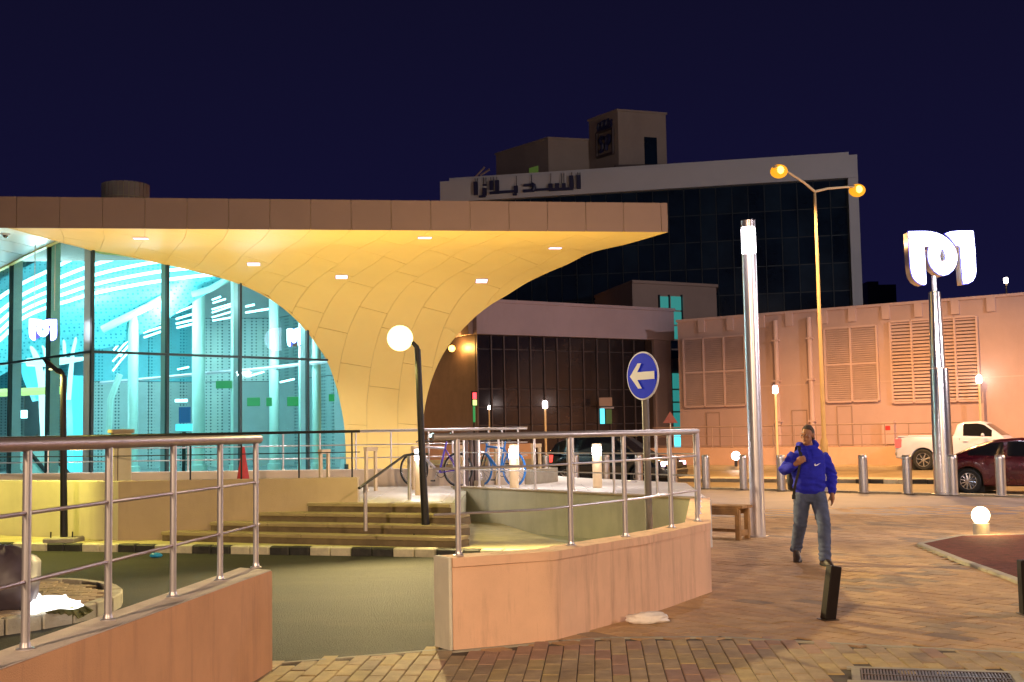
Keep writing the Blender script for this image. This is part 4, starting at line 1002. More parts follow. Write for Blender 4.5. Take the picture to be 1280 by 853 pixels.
# ================================================================ BROWN BLOCK BEHIND + TEAL WINDOW STRIP
b0_ = at(690, 545, 92).xy; b1_ = at(795, 545, 72).xy; b2_ = at(901, 545, 75).xy
bb = thing('brown_block', 'taller dusky brown block with a teal window strip behind the mauve block', 'building', (b1_.x, b1_.y, 0))
zt = zat(795, 354, 72)
MB().prism([tuple(b0_), tuple(b1_), tuple(b2_), tuple(b2_ + Vector((3, 20))), tuple(b0_ + Vector((3, 12)))], -.1, zt).build('walls', 'block_brown', bb, smooth=False)
MB().prism([tuple(b0_ + Vector((-.1, -.15))), tuple(b1_ + Vector((0, -.15))), tuple(b2_ + Vector((.1, -.1))), tuple(b2_ + Vector((3, 20))), tuple(b0_ + Vector((3, 12)))], zt, zt + .18).build('coping', 'block_brown', bb)
bp_ = VP(b1_, b2_)
for u0, u1, v0, v1, m in ((824, 837, 371, 386, 'em_teal'), (838.5, 853, 371, 388, 'em_teal'), (824, 837, 388, 404, 'em_teal'), (838.5, 853, 390, 406, 'em_teal'), (838.5, 853, 408, 424, 'em_teal'), (838.5, 853, 426, 436, 'glass_navy'), (838.5, 853, 438, 448, 'glass_navy'), (838.5, 853, 467, 486, 'em_teal'), (838.5, 853, 488, 502, 'em_teal'), (838.5, 853, 504, 514, 'em_teal'), (838.5, 853, 516, 538, 'em_teal'), (838.5, 853, 540, 560, 'em_cyan')):
    mb = MB(); bp_.pbox(mb, u0, u1, v0, v1, .0, .06); mb.build('window_pane', m, bb, smooth=False)
for u in (837.8, 823.3, 853.7):
    mb = MB(); bp_.pbox(mb, u - .6, u + .6, 369, 406 if u < 830 else 560, .0, .14); mb.build('window_frame', 'frame_navy', bb)
# ================================================================ WHITE FRAMED PLAZA BUILDING
g0 = at(556, 545, 82).xy; g1 = at(1085, 545, 76).xy; sp = VP(g0, g1)
pb = thing('plaza_building', 'large dark glass office building framed in white with Arabic lettering on its top band', 'building', (g0.x, g0.y, 0))
zt = (zat(556, 229, 82) + zat(1078, 194, 76)) / 2; zb = (zat(820, 237, 79) + zat(1070, 225, 76)) / 2
pbox(sp, 0, sp.L, zb, zt, -20, .35, 'top_band', 'plaza_white', pb, smooth=False)
pbox(sp, .6, sp.L - .5, zt, zt + .25, -19, .1, 'upper_coping', 'plaza_white', pb)
pbox(sp, sp.L - .62, sp.L, -.1, zb - .01, -20, .35, 'side_frame', 'plaza_white', pb, smooth=False)
pbox(sp, 0.02, sp.L - .63, -.1, zb - .01, -19.5, -.2, 'core', 'frame_navy', pb)
nc = 26; wq = (sp.L - .7) / nc; zr2 = [5.0 + (zb - 5.0 - .02) * k / 7 for k in range(8)]
for i in range(nc):
    for j in range(7):
        pbox(sp, i * wq + .035, (i + 1) * wq - .035, zr2[j] + .035, zr2[j + 1] - .035, -.15, -.05 + random.uniform(-.012, .012), 'glass_panel', 'glass_navy' if random.random() < .7 else 'glass_navy_b', pb, smooth=False)
    pbox(sp, i * wq - .02, i * wq + .02, 5, zb - .02, -.15, .0, 'mullion', 'frame_navy', pb)
for u in (1054, 1035): pass
# letters of the plaza sign
LETT = [('letter', [(1140, 1180, 170, 305)]), ('letter', [(1068, 1108, 175, 300), (862, 1106, 296, 322), (995, 1030, 250, 296), (925, 965, 250, 300), (862, 900, 255, 303)]),
        ('letter', [(720, 862, 302, 324), (610, 720, 312, 338), (612, 690, 256, 280)]), ('letter', [(518, 556, 275, 345), (370, 518, 323, 347), (506, 545, 352, 370)]),
        ('letter', [(275, 312, 225, 318), (330, 368, 220, 345), (275, 370, 332, 357)]), ('letter', [(205, 245, 296, 372), (170, 236, 371, 390), (208, 242, 258, 276)]), ('letter', [(118, 158, 235, 367)])]
sgn = thing('arabic_roof_lettering', 'dark blue Arabic letters hung on thin rods across the white top band', 'sign', sp.pt(sp.hit(660, 235)[0], zb, .5))
for nm, bxs in LETT:
    mb = MB()
    for x0, x1, y0, y1 in bxs:
        nseg = max(1, int((x1 - x0) / 60))
        for k in range(nseg):
            a = x0 + (x1 - x0) * k / nseg; b = x0 + (x1 - x0) * (k + 1) / nseg; sl = -(a + b - x0 - x1) / 2 * .055
            mb_2 = MB(); sp.pbox(mb_2, 580 + a / 8, 580 + b / 8 + (.15 if k < nseg - 1 else 0), 200 + (y0 + sl) / 8, 200 + (y1 + sl) / 8, .45, .62 + .003 * k); mb.add(mb_2.v, mb_2.f)
    if (612, 690, 256, 280) in bxs:
        pts = [(690, 262), (712, 272), (718, 295), (706, 318)]
        mb.tube([sp.pt(*sp.hit(580 + x / 8, 200 + y / 8), .53) for x, y in pts], .16, 8)
    mb.build('letter', 'letter_navy', sgn, smooth=False)
for x, y0, y1 in ((1150, 140, 172), (1172, 140, 172), (1090, 140, 176), (882, 150, 256), (690, 165, 250), (540, 175, 278), (345, 185, 222), (310, 188, 226), (285, 188, 228), (237, 192, 262), (212, 192, 262), (150, 195, 236), (128, 195, 236), (985, 150, 250), (1012, 150, 250)):
    a = sp.pt(*sp.hit(580 + x / 8, 200 + y0 / 8), .5); b = sp.pt(*sp.hit(580 + x / 8, 200 + y1 / 8), .5); MB().tube([a, b], .025, 5).build('rod', 'black_metal', sgn)
# penthouses
def cornerbox(name, label, uL, vL, uC, vC, uR, vR, YC, YL, YR, z0, m='penthouse'):
    cL, cC, cR = at(uL, vL, YL), at(uC, vC, YC), at(uR, vR, YR); zt = cC.z
    t = thing(name, label, 'rooftop block', (cC.x, cC.y, z0)); back = cL.xy + cR.xy - cC.xy
    MB().prism([tuple(cL.xy), tuple(cC.xy), tuple(cR.xy), tuple(back)], z0, zt).build('walls', m, t, smooth=False)
    n_ = lambda a: (a - (cC.xy)).normalized() * 1
    MB().prism([tuple(p + (p - (cL.xy + cR.xy) / 2).normalized() * .12) for p in (cL.xy, cC.xy, cR.xy, back)], zt, zt + .14).build('coping', m, t)
    return t, VP(cL.xy, cC.xy), VP(cC.xy, cR.xy)
zr0 = zt + .01
def YL_(u, v, ztop): r = ray(u, v); return (ztop - 1.7) / r.z
Yc = 85.0; ztop = zat(685, 174, Yc); t1, pl1, pr1 = cornerbox('rooftop_block', 'lower beige rooftop block with a small green lit window', 620, 194, 685, 174, 770, 178, Yc, YL_(620, 194, ztop), YL_(770, 178, ztop), zr0)
ztop = zat(772, 139, Yc - 2); t2, pl2, pr2 = cornerbox('rooftop_tower', 'taller beige rooftop tower carrying a framed emblem and a dark opening', 736, 152, 772, 139, 832, 143.5, Yc - 2, YL_(736, 152, ztop), YL_(832, 143.5, ztop), zr0)
mb = MB(); pr2.pbox(mb, 805.5, 821, 172, 209, .0, .05); mb.build('opening', 'glass_navy', t2)
mb = MB(); pl1.pbox(mb, 662, 673, 209, 222, .0, .05); mb.build('window', 'em_window_dim', t1)
# emblem on tower: frame + letters + squiggle
eb = thing('tower_emblem', 'dark framed two letter emblem under a scribbled crest on the rooftop tower', 'emblem', pl2.pt(pl2.hit(758, 180)[0], pl2.hit(758, 195)[1], .1))
def P2(x, y, o=.12): return pl2.pt(*pl2.hit(730 + x / 9.48, 130 + y / 9.48), o)
fr_ = [(168, 350), (358, 290), (360, 585), (172, 640)]
for k in range(4): MB().tube([P2(*fr_[k]), P2(*fr_[(k + 1) % 4])], .11, 6).build('frame_bar', 'frame_brown', eb)
MB().tube([P2(x, y) for x, y in ((245, 405), (225, 400), (208, 430), (215, 470), (240, 490), (240, 530), (225, 560), (205, 570))], .15, 7).build('letter', 'letter_navy', eb)
MB().tube([P2(x, y) for x, y in ((278, 555), (282, 480), (285, 395), (305, 380), (322, 395), (320, 440), (300, 470), (284, 475))], .15, 7).build('letter', 'letter_navy', eb)
for sq in ([(190, 330), (180, 290), (190, 240), (215, 230), (225, 260), (205, 290)], [(205, 320), (240, 300), (290, 295), (330, 275), (345, 240), (330, 200)], [(225, 270), (235, 215), (255, 200), (262, 240), (250, 275)], [(270, 270), (285, 200), (300, 185), (310, 230), (300, 265)], [(310, 250), (325, 215), (345, 190)], [(230, 300), (260, 260), (300, 275), (320, 240)]):
    MB().tube([P2(x, y) for x, y in sq], .1, 6).build('stroke', 'letter_navy', eb)
cr_ = thing('roof_hoist', 'pair of thin slanting bars on the roof edge left of the rooftop block', 'hoist', at(596, 222, 81))
for a, b in (((593, 223), (606, 209)), ((600, 220), (612, 212))): MB().tube([at(*a, 81.5), at(*b, 81.5)], .07, 5).build('bar', 'block_brown', cr_)
dt = thing('roof_clutter', 'low dark flat equipment on the roof in front of the tower', 'roof equipment', at(800, 212, 81)); MB().box(at(800, 212, 81.5), (3.6, 1, .5)).build('casing', 'frame_brown', dt, bevel=.05)
# distant dark skyline at right
for u0, u1, vt, Y, lb in ((1092, 1106, 352, 190, 'faint low dark building just right of the white framed corner'), (1104, 1128, 356, 210, 'faint dark block left of the metro emblem'), (1232, 1300, 372, 170, 'faint dark low roofline at the far right')):
    a = at(u0, 545, Y); b = at(u1, 545, Y); zt_2 = zat(u0, vt, Y); t = thing('distant_building', lb, 'building', (a.x, Y, 0))
    MB().box(((a.x + b.x) / 2, Y + 5, zt_2 / 2), (b.x - a.x, 10, zt_2)).build('walls', 'frame_navy', t)
# ================================================================ FAR LAMPS, POSTS
def lamp_post(u, vb, vt, Y, name, lb, r=.06, hm='em_small', hh=.35, hr=.12, z0=0, pm='cream_paint', e=0):
    p = at(u, 545, Y); zt = zat(u, vt, Y); t = thing(name, lb, 'lamp post', (p.x, Y, z0), 'small lamp posts across the road')
    MB().tube([(p.x, Y, z0), (p.x, Y, zt - hh)], r, 8).build('pole', pm, t)
    MB().lathe((p.x, Y, 0), [(hr * .8, zt - hh), (hr, zt - hh + .03), (hr, zt - .08), (hr * .6, zt)], 12).build('lamp_head', hm, t)
    if e: plight('small_lamp_light', (p.x, Y - .3, zt - .1), e, (1, .8, .75), .1)
    return t
lamp_post(971, 575, 482, 53.5, 'small_lamp_post', 'slim lamp post between the silver column and the man, before the louvred wall', e=14)
lamp_post(1227, 560, 469, 53, 'small_lamp_post', 'slim lamp post behind the white pickup at right', e=14)
lamp_post(682, 560, 501, 56, 'small_lamp_post', 'slim pink lit lamp post before the dark glazing above the dark car', r=.05, e=10)
lamp_post(612, 560, 507, 57, 'small_lamp_post', 'tiny white lamp post just right of the pedestrian signal', r=.03, hr=.06, hh=.2)
lamp_post(1267, 372, 347, 110, 'small_lamp_post', 'tiny pinkish lamp on a post above the wall at the far right edge', r=.08, hr=.2, hh=.5)
gl = at(920, 578, 54.2); g_ = thing('ground_light', 'low glaring white light at the far kerb left of the silver column', 'light', (gl.x, gl.y, 0)); MB().sphere((gl.x, gl.y, zat(920, 570, 54.2)), .2, 8).build('bulb', 'em_small', g_); MB().tube([(gl.x, gl.y, 0), (gl.x, gl.y, .4)], .07, 8).build('stem', 'black_metal', g_)
plight('ground_light_lamp', (gl.x, gl.y - .5, .6), 40, (1, .7, .45), .1)
for u, v, lb in ((1073, 577, 'leftmost yellow'), (1093.5, 577, 'second yellow'), (1102, 577, 'third yellow'), (1111, 577, 'rightmost yellow')):
    p = gz(u, v, 0); MB_ = thing('yellow_post', lb + ' painted post of the four on the far pavement left of the pickup', 'post', (p.x, p.y, 0), 'yellow posts on the far pavement')
    MB().lathe((p.x, p.y, 0), [(.14, -.01), (.14, .78), (.1, .84), (.02, .86)], 12).build('shaft', 'yellow_post', MB_)
# festoon of small lights + strip standing in for the orange lit road behind the terrace railing
fs = thing('string_lights', 'row of tiny white and blue lights low behind the terrace railing', 'string lights', at(525, 545, 60)); 
for k, u in enumerate((525, 538, 541, 547, 560, 563, 571, 577, 581, 587, 597)):
    MB().sphere(at(u, 545 - (k % 3) * 1.2 + 1, 60), .09, 5).build('bulb', 'em_cyan_white' if k % 3 else 'em_small', fs)
MB().tube([at(520, 543, 60), at(600, 541, 60)], .02, 5).build('cable', 'black_metal', fs)
for u in (522, 599): 
    q = at(u, 543, 60); MB().tube([(q.x, q.y, -.1), q], .05, 6).build('post', 'black_metal', fs)
vb = thing('lit_road_strip', 'long low strip standing in for the orange lit road behind the bicycles', 'strip', (0, 52, 0))
a = at(505, 560, 50).xy; b = at(668, 560, 50).xy; bv = VP(a, b); pbox(bv, 0, bv.L, -.05, zat(580, 556, 50), -.3, 0, 'body', 'plinth', vb); pbox(bv, 0, bv.L, -.05, zat(580, 575, 50), .01, .5, 'foot', 'concrete', vb)
wt = at(838, 529, 52); wsg = thing('warning_sign', 'small red triangular warning sign peeking over the railing end', 'sign', (wt.x, wt.y, 0))
tri = [(-.32, 0), (.32, 0), (0, .5)]
o = addobj('triangle', curve_mesh('triangle', [tri], .03, 'em_red_dim' if 'em_red_dim' in M else 'cone_red'), wsg, (0, 0, wt.z)); MB().tube([(wt.x, wt.y + .05, 0), (wt.x, wt.y + .05, wt.z + .1)], .03, 6).build('pole', 'steel_dull', wsg)
# ================================================================ BOLLARD ROW
bl = None
BP = {883: 'steel bollard just right of the railing end', 930: 'steel bollard left of the tall lit column', 977: 'steel bollard between the tall column and the man', 1031: 'steel bollard directly behind the man in blue', 1080: 'first steel bollard right of the man', 1135: 'second steel bollard right of the man, before the pickup tail', 1192: 'steel bollard at the tail of the dark red car', 1252: 'steel bollard in front of the dark red car side', 842: 'steel bollard behind the corner post of the front railing', 799: 'steel bollard left of the arrow sign pole', 758: 'steel bollard before the dark car, right of a lit bollard', 720: 'steel bollard before the middle of the dark car side', 683: 'leftmost steel bollard, at the tail of the dark car'}
for u, lb in BP.items():
    q = gz(u, 610.5 + (u - 883) * .026, 0)
    if bl is None:
        bl = thing('bollard', 'x', 'bollard', (0, 0, 0), 'steel bollards along the road edge')
        MB().lathe((0, 0, 0), [(.115, 0), (.115, .85)], 18).build('shaft', 'bollard_steel', bl)
        MB().lathe((0, 0, 0), [(.105, .852), (.105, .87), (.118, .874), (.118, .93), (.1, .96), (.02, .965)], 18).build('cap', 'bollard_steel', bl)
        MB().lathe((0, 0, 0), [(.16, 0.0), (.16, .012), (.12, .02)], 18).build('base_ring', 'steel_dull', bl); index_kids(); o = bl
    else: o = copy_tree(bl)
    o.location = (q.x, q.y, 0); o['label'] = lb
# ================================================================ TALL LIT COLUMN
p = gz(948, 671, 0); tc_ = thing('light_column', 'tall brushed steel light column with a glowing pink white band', 'lamp post', (p.x, p.y, 0)); H_ = lambda v: zat(940, v, p.y)
MB().lathe((p.x, p.y, 0), [(.115, 0), (.112, H_(318))], 28).build('shaft', 'steel', tc_)
MB().lathe((p.x, p.y, 0), [(.10, H_(318) + .004), (.112, H_(316)), (.112, H_(286)), (.10, H_(285))], 28).build('light_band', 'em_band', tc_)
MB().lathe((p.x, p.y, 0), [(.112, H_(284.5)), (.112, H_(276)), (.02, H_(275))], 28).build('cap', 'steel', tc_)
MB().lathe((p.x, p.y, 0), [(.17, 0.0), (.17, .015), (.12, .02)], 24).build('base_plate', 'steel_dull', tc_)
for cx_, cy_, ww in ((19.5, 25.5, 'right of the metro pylon'), (13.5, 13.0, 'right of the red bed')):  # extra columns added out of view for white side light
    t_ = thing('light_column', 'added unseen steel light column outside the view, ' + ww, 'lamp post', (cx_, cy_, 0))
    MB().lathe((cx_, cy_, 0), [(.115, 0), (.112, 4.6)], 20).build('shaft', 'steel', t_); MB().lathe((cx_, cy_, 0), [(.10, 4.61), (.112, 4.62), (.112, 5.0), (.10, 5.01)], 20).build('light_band', 'em_band', t_); MB().lathe((cx_, cy_, 0), [(.112, 5.02), (.112, 5.15), (.02, 5.16)], 20).build('cap', 'steel', t_)
    plight('column_light', (cx_ - .25, cy_, 4.8), E_COL * 2.2, (1, .86, .9), .15); plight('column_light', (cx_ + .1, cy_ + .28, 4.8), E_COL * 2.2, (1, .86, .9), .15)
slight('column_light', (p.x - .05, p.y - .2, H_(300)), (p.x - .3, p.y - 6, 1.0), E_COL * .8, (1, .85, .85), 165, .4, .12); slight('column_light', (p.x + .1, p.y + .2, H_(300)), (p.x + 1, p.y + 6, 1.0), E_COL * .8, (1, .85, .85), 165, .4, .12)
# ================================================================ METRO PYLON
p = gz(1181, 618, 0); py = thing('metro_pylon', 'polished steel stepped pylon carrying the glowing metro M emblem', 'pylon', (p.x, p.y, 0)); Hh = lambda v: zat(1177, v, p.y)
MB().lathe((p.x, p.y, 0), [(.25, 0), (.225, Hh(461))], 32).build('lower_shaft', 'steel_polish', py)
MB().lathe((p.x - .03, p.y, 0), [(.185, Hh(460)), (.14, Hh(365))], 32).build('upper_shaft', 'steel_polish', py)
MB().lathe((p.x - .03, p.y, 0), [(.06, Hh(364)), (.06, Hh(345))], 16).build('neck', 'steel_dull', py)
MB().lathe((p.x, p.y, 0), [(.32, 0.0), (.32, .02), (.26, .03)], 24).build('base_plate', 'steel_dull', py)
e_ = at(1176, 357, p.y); emblem('metro_emblem', 'large glowing white metro M emblem on top of the steel pylon', 'sign', e_, 1.62, .42, 'em_sign', 'steel', 0)
plight('emblem_light', (e_.x, p.y - .6, e_.z + .6), 300, (.75, .85, 1), .5)
# ================================================================ STREET LAMP (double arm)
Yl = 45.5; p = at(1030, 548, Yl); z_top = zat(1019, 238, Yl)
def street_lamp(name, lb, x, y, zt, arms, base=0, e=E_SOD, vis=True, bulb=.26, col=(1, .53, .19), ang=155, tgt=None):
    t = thing(name, lb, 'street lamp', (x, y, base))
    MB().lathe((x, y, 0), [(.15, base), (.14, base + 1.2), (.085, base + 1.3), (.05, zt)], 14).build('pole', 'lamp_pole', t)
    for i, a in enumerate(arms):
        tip = Vector((x + a[0], y + a[1], zt + a[2])); top_ = Vector((x, y, zt - .05))
        MB().tube([top_, top_.lerp(tip, .35) + Vector((0, 0, .05)), tip], [.05, .045, .04], 8).build('arm', 'cream_paint', t)
        d = (tip - top_); d.z = 0; d.normalize()
        hd = MB().tube([tip - d * .1, tip + d * .15, tip + d * .55, tip + d * .7], [.06, .13, .13, .05], 10, ell=(1, .6)).build('lamp_head', 'steel_dull', t)
        MB().sphere(tip + d * .35 + Vector((0, 0, -.12)), bulb, 9, (1, 1, .8)).build('lens', 'em_sodium_halo', t); MB().sphere(tip + d * .35 + Vector((0, -.5 * bulb, -.12)), bulb * .56, 8).build('bulb', 'em_sodium_core', t)  # outer ball paints the lamp's orange halo, inner ball its bright core
        slight('sodium_light', tip + d * .35 + Vector((0, 0, -.12 - bulb)), tgt or (tip + d * .35 + Vector((0, 0, -9))), e, col, ang, .5, .25)
    return t
emis('em_sodium_halo', (1, .38, .012), 1.25); emis('em_sodium_core', (1, .75, .12), 4)
h1 = at(970, 214, Yl - 1.5); h2 = at(1073, 235, Yl + 1)
street_lamp('street_lamp', 'tall orange lit double armed street lamp behind the man', p.x, p.y, z_top, [(h1.x - p.x + .3, -1.5, h1.z - z_top + .05), (h2.x - p.x - .3, 1, h2.z - z_top + .05)], bulb=.32)
# further lamps of the same road, out of frame, and lamps behind the photographer that light the paving
for k, (x, y) in enumerate(((34, 24), (-16, 62), (27, 33))):
    street_lamp('street_lamp', ('unseen orange street lamp further right along the road', 'unseen orange street lamp far left beyond the station', 'unseen orange street lamp at the right beside the red car lane')[k], x, y, 10.5, [(-1.6, -1.2, .4), (1.6, 1.2, .4)])
street_lamp('street_lamp', 'single armed orange street lamp left behind the viewpoint', -8.5, -10.0, 7.4, [(1.4, .8, .4)], e=E_NEAR, col=(1, .69, .43), ang=82, tgt=Vector((-.5, 9, 0)))
street_lamp('street_lamp', 'single armed orange street lamp right behind the viewpoint', 10.5, -9, 7.4, [(-1.4, .8, .4)], e=E_NEAR * .6, col=(1, .69, .43), ang=82, tgt=Vector((2, 11, 0)))
mx_, my_ = 33.0, 26.0
fm = thing('added_floodlight', 'added white floodlight, unseen beyond the right edge, lighting the office buildings', 'floodlight', (mx_, my_, 0))  # made-up mast, added to brighten the office buildings
MB().lathe((mx_, my_, 0), [(.16, 0), (.08, 13)], 12).build('pole', 'steel_dull', fm); MB().box((mx_, my_ + .1, 13.1), (.8, .3, .5)).build('added_lamp_housing', 'black_metal', fm, bevel=.03)
slight('floodlight_beam', (mx_, my_ + .5, 13.1), (8, 80, 15), E_FLOOD, (.95, .92, 1), 75, .8, .3)
# ================================================================ YELLOW LAMPS BY THE DRIVEWAY
def yard_lamp(lb, ub, vb, up_, vp, ug, vg, Y, R, e, z0=.12, dark=True):
    b = at(ub, vb, Y); zt = zat(up_, vp, Y); tp = at(up_, vp, Y); g = at(ug, vg, Y)
    t = thing('yard_lamp', lb, 'lamp post', (b.x, Y, z0))
    MB().tube([(b.x, Y, z0 + .05), (b.x * .6 + tp.x * .4, Y, z0 + 1), (tp.x, Y, zt)], [.06, .052, .045], 14).build('pole', 'black_metal', t)
    d = Vector((g.x - tp.x, 0, g.z - zt))
    MB().tube([Vector((tp.x, Y, zt - .03)), Vector((tp.x - .015, Y, zt + .04)), Vector((tp.x, Y, zt)) + d * .25 + Vector((0, 0, .05)), Vector((tp.x, Y, zt)) + d * .72], [.045, .035, .03, .028], 10).build('arm', 'black_metal', t)
    if dark:
        hdv = Vector((g.x, Y, g.z)); dd = d.normalized()
        MB().tube([hdv - dd * .18, hdv - dd * .12, hdv + dd * .1, hdv + dd * .2], [.03, .075, .085, .03], 12, ell=(1, .45)).build('lamp_head', 'black_metal', t); MB().lathe(hdv + Vector((0, 0, -.035)), [(.055, -.012), (.06, 0), (.05, .01)], 14).build('lens', 'em_lamp_yellow', t)
    else: MB().sphere(g, R, 14).build('globe', 'em_lamp_yellow', t)  # oversized ball paints the lamp's glow; the head itself is a small downlight
    MB().prism([(b.x - .26, Y - .22), (b.x + .24, Y - .2), (b.x + .26, Y + .2), (b.x - .24, Y + .22)], z0 - .02, z0 + .07).build('concrete_pad', 'concrete', t, bevel=.02)
    for dx in (-.17, .17): MB().tube([(b.x + dx, Y - .1, z0 + .05), (b.x + dx, Y - .1, z0 + .16)], .012, 6).build('anchor_bolt', 'black_metal', t)
    if dark: slight('yard_lamp_light', g + Vector((0, -.05, -.1)), g + Vector((.1, .15, -3)), e * 1.1, (1, .88, .2), 150, .5, .08)
    else:
        slight('yard_lamp_light', g + Vector((.05, -R - .06, -.05)), Vector((g.x + 4.0, 5, .6)), e * 5.6, (1, .76, .34), 150, .5, .07); slight('yard_lamp_light', g + Vector((-.05, 0, -R - .06)), g + Vector((-.3, -.5, -3)), e * .35, (1, .86, .22), 150, .5, .1)
yard_lamp('black lamp post with a yellow ball drawn as its lamp glow in front of the canopy leg', 533, 676, 522, 437, 500, 423, 17.5, .19, E_YARD, dark=False)
yard_lamp('thin black lamp post with a slim dark downlight head in front of the left glass', 80, 672, 79, 470, 66, 459, 19.05, .12, E_YARD * .9)
# a third driveway lamp further left, out of frame
yard_lamp('black lamp post further left along the driveway outside the view', -230, 672, -231, 467, -244, 457, 18.9, .12, E_YARD * .9)
# ================================================================ TERRACE BOLLARD LIGHTS, RACKS
def lit_bollard(u, vb, vt, v0, v1, z0, lb, r=.085, m='cream_paint'):
    q = gz(u, vb, z0); t = thing('lit_bollard', lb, 'bollard light', (q.x, q.y, z0), 'bollard lights on the terrace'); Z = lambda v: zat(u, v, q.y)
    MB().lathe((q.x, q.y, 0), [(r, z0), (r, Z(v1) - .005)], 18).build('shaft', m, t); MB().lathe((q.x, q.y, 0), [(r * .98, Z(v1)), (r * 1.0, Z(v1) + .01), (r, Z(v0) - .01), (r * .98, Z(v0))], 18).build('light_band', 'em_band', t)
    if vt < v0: MB().lathe((q.x, q.y, 0), [(r, Z(v0) + .004), (r, Z(vt)), (.02, Z(vt) + .004)], 18).build('cap', m, t)
    for an in (0, 2.1, 4.2): plight('bollard_glow', (q.x + .22 * math.cos(an + .3), q.y + .22 * math.sin(an + .3), (Z(v0) + Z(v1)) / 2), E_BOL, (1, .88, .86), .06)
lit_bollard(643, 611.5, 556, 561, 573, TZ + .012, 'lit bollard in front of the blue bicycle wheel')
lit_bollard(747, 610, 555, 559, 569, TZ + .012, 'lit bollard right of the bicycles, before the dark car')
lit_bollard(525, 619, 561, 562, 575, TZ + .012, 'lit bollard beside the black lamp post near the white bicycle')
def rack(u0, u1, vb, vt, lb, z0=TZ + .012, r=.035):
    a = gz(u0, vb, z0); b = a.copy(); c_ = at(u1, 545, a.y + .35); b = Vector((c_.x, c_.y, z0)); H_ = zat(u0, vt, a.y) - z0
    t = thing('bicycle_rack', lb, 'bicycle rack', a, 'cream hoop racks on the terrace'); 
    for q in (a, b): MB().tube([q, q + Vector((0, 0, H_ - .08))], r, 4).build('leg', 'cream_paint', t)
    d = b - a; MB().box((a + b) / 2 + Vector((0, 0, H_ - .04)), (d.length + r * 2, .07, .075), math.atan2(d.y, d.x)).build('crosspiece', 'cream_paint', t)
rack(401, 410, 620, 562, 'cream hoop rack nearest the dark railing, left of the canopy leg'); rack(458, 469, 615, 559, 'cream hoop rack before the middle of the canopy leg')
rack(517, 528, 612, 558, 'cream hoop rack beside the lit bollard and the black lamp post'); rack(569, 577, 606, 557, 'cream hoop rack touching the white bicycle'); rack(620, 629, 606, 556, 'cream hoop rack behind the blue bicycle seat'); rack(667, 674, 604, 555, 'cream hoop rack at the right end of the terrace rack row')
# grey post cluster by the bikes
q = gz(592, 609, TZ + .012); gp_ = thing('grey_post_cluster', 'cluster of three grey steel posts on a small block between the bicycles', 'posts', q)
for u in (582.5, 589, 594.5): x = at(u, 545, q.y).x; MB().tube([(x, q.y, TZ), (x, q.y, zat(u, 541, q.y))], .045, 10).build('post', 'frame_brown', gp_)
MB().box((at(598, 545, q.y).x, q.y, TZ + .07), (.2, .2, .13)).build('block', 'stone_riser', gp_)
# ================================================================ ARROW SIGN
Ys = 13.6; c_ = at(803.5, 470, Ys); b = at(811, 657, Ys + .05); sg = thing('arrow_sign', 'round blue sign with a white left arrow on a grey pole inside the ramp', 'traffic sign', (b.x, Ys + .05, 0))
MB().tube([(b.x + .01, Ys + .06, 0), (at(807, 500, Ys).x, Ys + .05, c_.z + .1)], .04, 14).build('pole', 'post_grey', sg)
ang_ = math.radians(-56); Rr = 30.3 * Ys / 1500
disc = [(Rr * math.cos(2 * math.pi * k / 48), Rr * math.sin(2 * math.pi * k / 48)) for k in range(48)]; disc2 = [(x * .935, y * .935) for x, y in disc]
arrow = [(-.76, 0), (-.25, .52), (-.02, .52), (-.30, .16), (.78, .16), (.78, -.16), (-.30, -.16), (-.02, -.52), (-.25, -.52)]
rot = lambda p: Vector(p)
for nm, lp, d, o_, m in (('back_plate', disc, .012, 0, 'sign_white'), ('blue_face', disc2, .004, -.010, 'sign_blue'), ('arrow', [(x * Rr, y * Rr) for x, y in arrow], .004, -.0145, 'sign_white')):
    me = curve_mesh(nm, [lp], d, m); me.transform(Matrix.Translation((0, o_, 0))); me.transform(Matrix.Rotation(ang_, 4, 'Z')); addobj(nm, me, sg, (c_.x - sg.location.x, c_.y - sg.location.y, c_.z - sg.location.z))
for dz in (-.12, .12): MB().box((at(806, 470, Ys).x, Ys + .05, c_.z + dz), (.13, .1, .03), ang_).build('clamp', 'steel_dull', sg)
# ================================================================ SMALL FOREGROUND THINGS
# short leaning black bollard
q = gz(1035, 775, 0); sb = thing('short_bollard', 'short square black bollard leaning right on the brick paving', 'bollard', q); q = Vector(q)
lean = Vector((.048, 0, 0)); Hs = .475; ry = math.atan2(.080, Hs)
o = MB().box((0, 0, Hs / 2), (.105, .105, Hs)).build('shaft', 'black_paint', None, bevel=.008); o.parent = sb; o.rotation_euler = (0, ry, .25)
o = MB().box((0, 0, .004), (.145, .145, .008)).build('base_plate', 'grate_metal', None); o.parent = sb; o.rotation_euler = (0, 0, .25)
q = gz(1284, 768, 0); sb2 = thing('short_bollard', 'short black bollard cut off by the right edge of the picture', 'bollard', q)
o = MB().box((0, 0, .24), (.105, .105, .48)).build('shaft', 'black_paint', None, bevel=.008); o.parent = sb2
o = MB().box((0, 0, .004), (.145, .145, .008)).build('base_plate', 'grate_metal', None); o.parent = sb2
# small low garden lamp
q = gz(1227, 670, 0); gl_ = thing('garden_lamp', 'low round lamp glowing on a short post at the edge of the red bed', 'lamp', q)
MB().lathe(q, [(.12, 0), (.12, .19)], 18).build('post', 'concrete', gl_); MB().sphere(Vector(q) + Vector((0, 0, .31)), .135, 12).build('globe', 'em_lamp_warm' if 'em_lamp_warm' in M else 'em_lamp_yellow', gl_)
for dx, dy in ((0, -.3), (.3, .1)): plight('garden_lamp_light', Vector(q) + Vector((dx, dy, .33)), E_GARD, (1, .62, .22), .08)
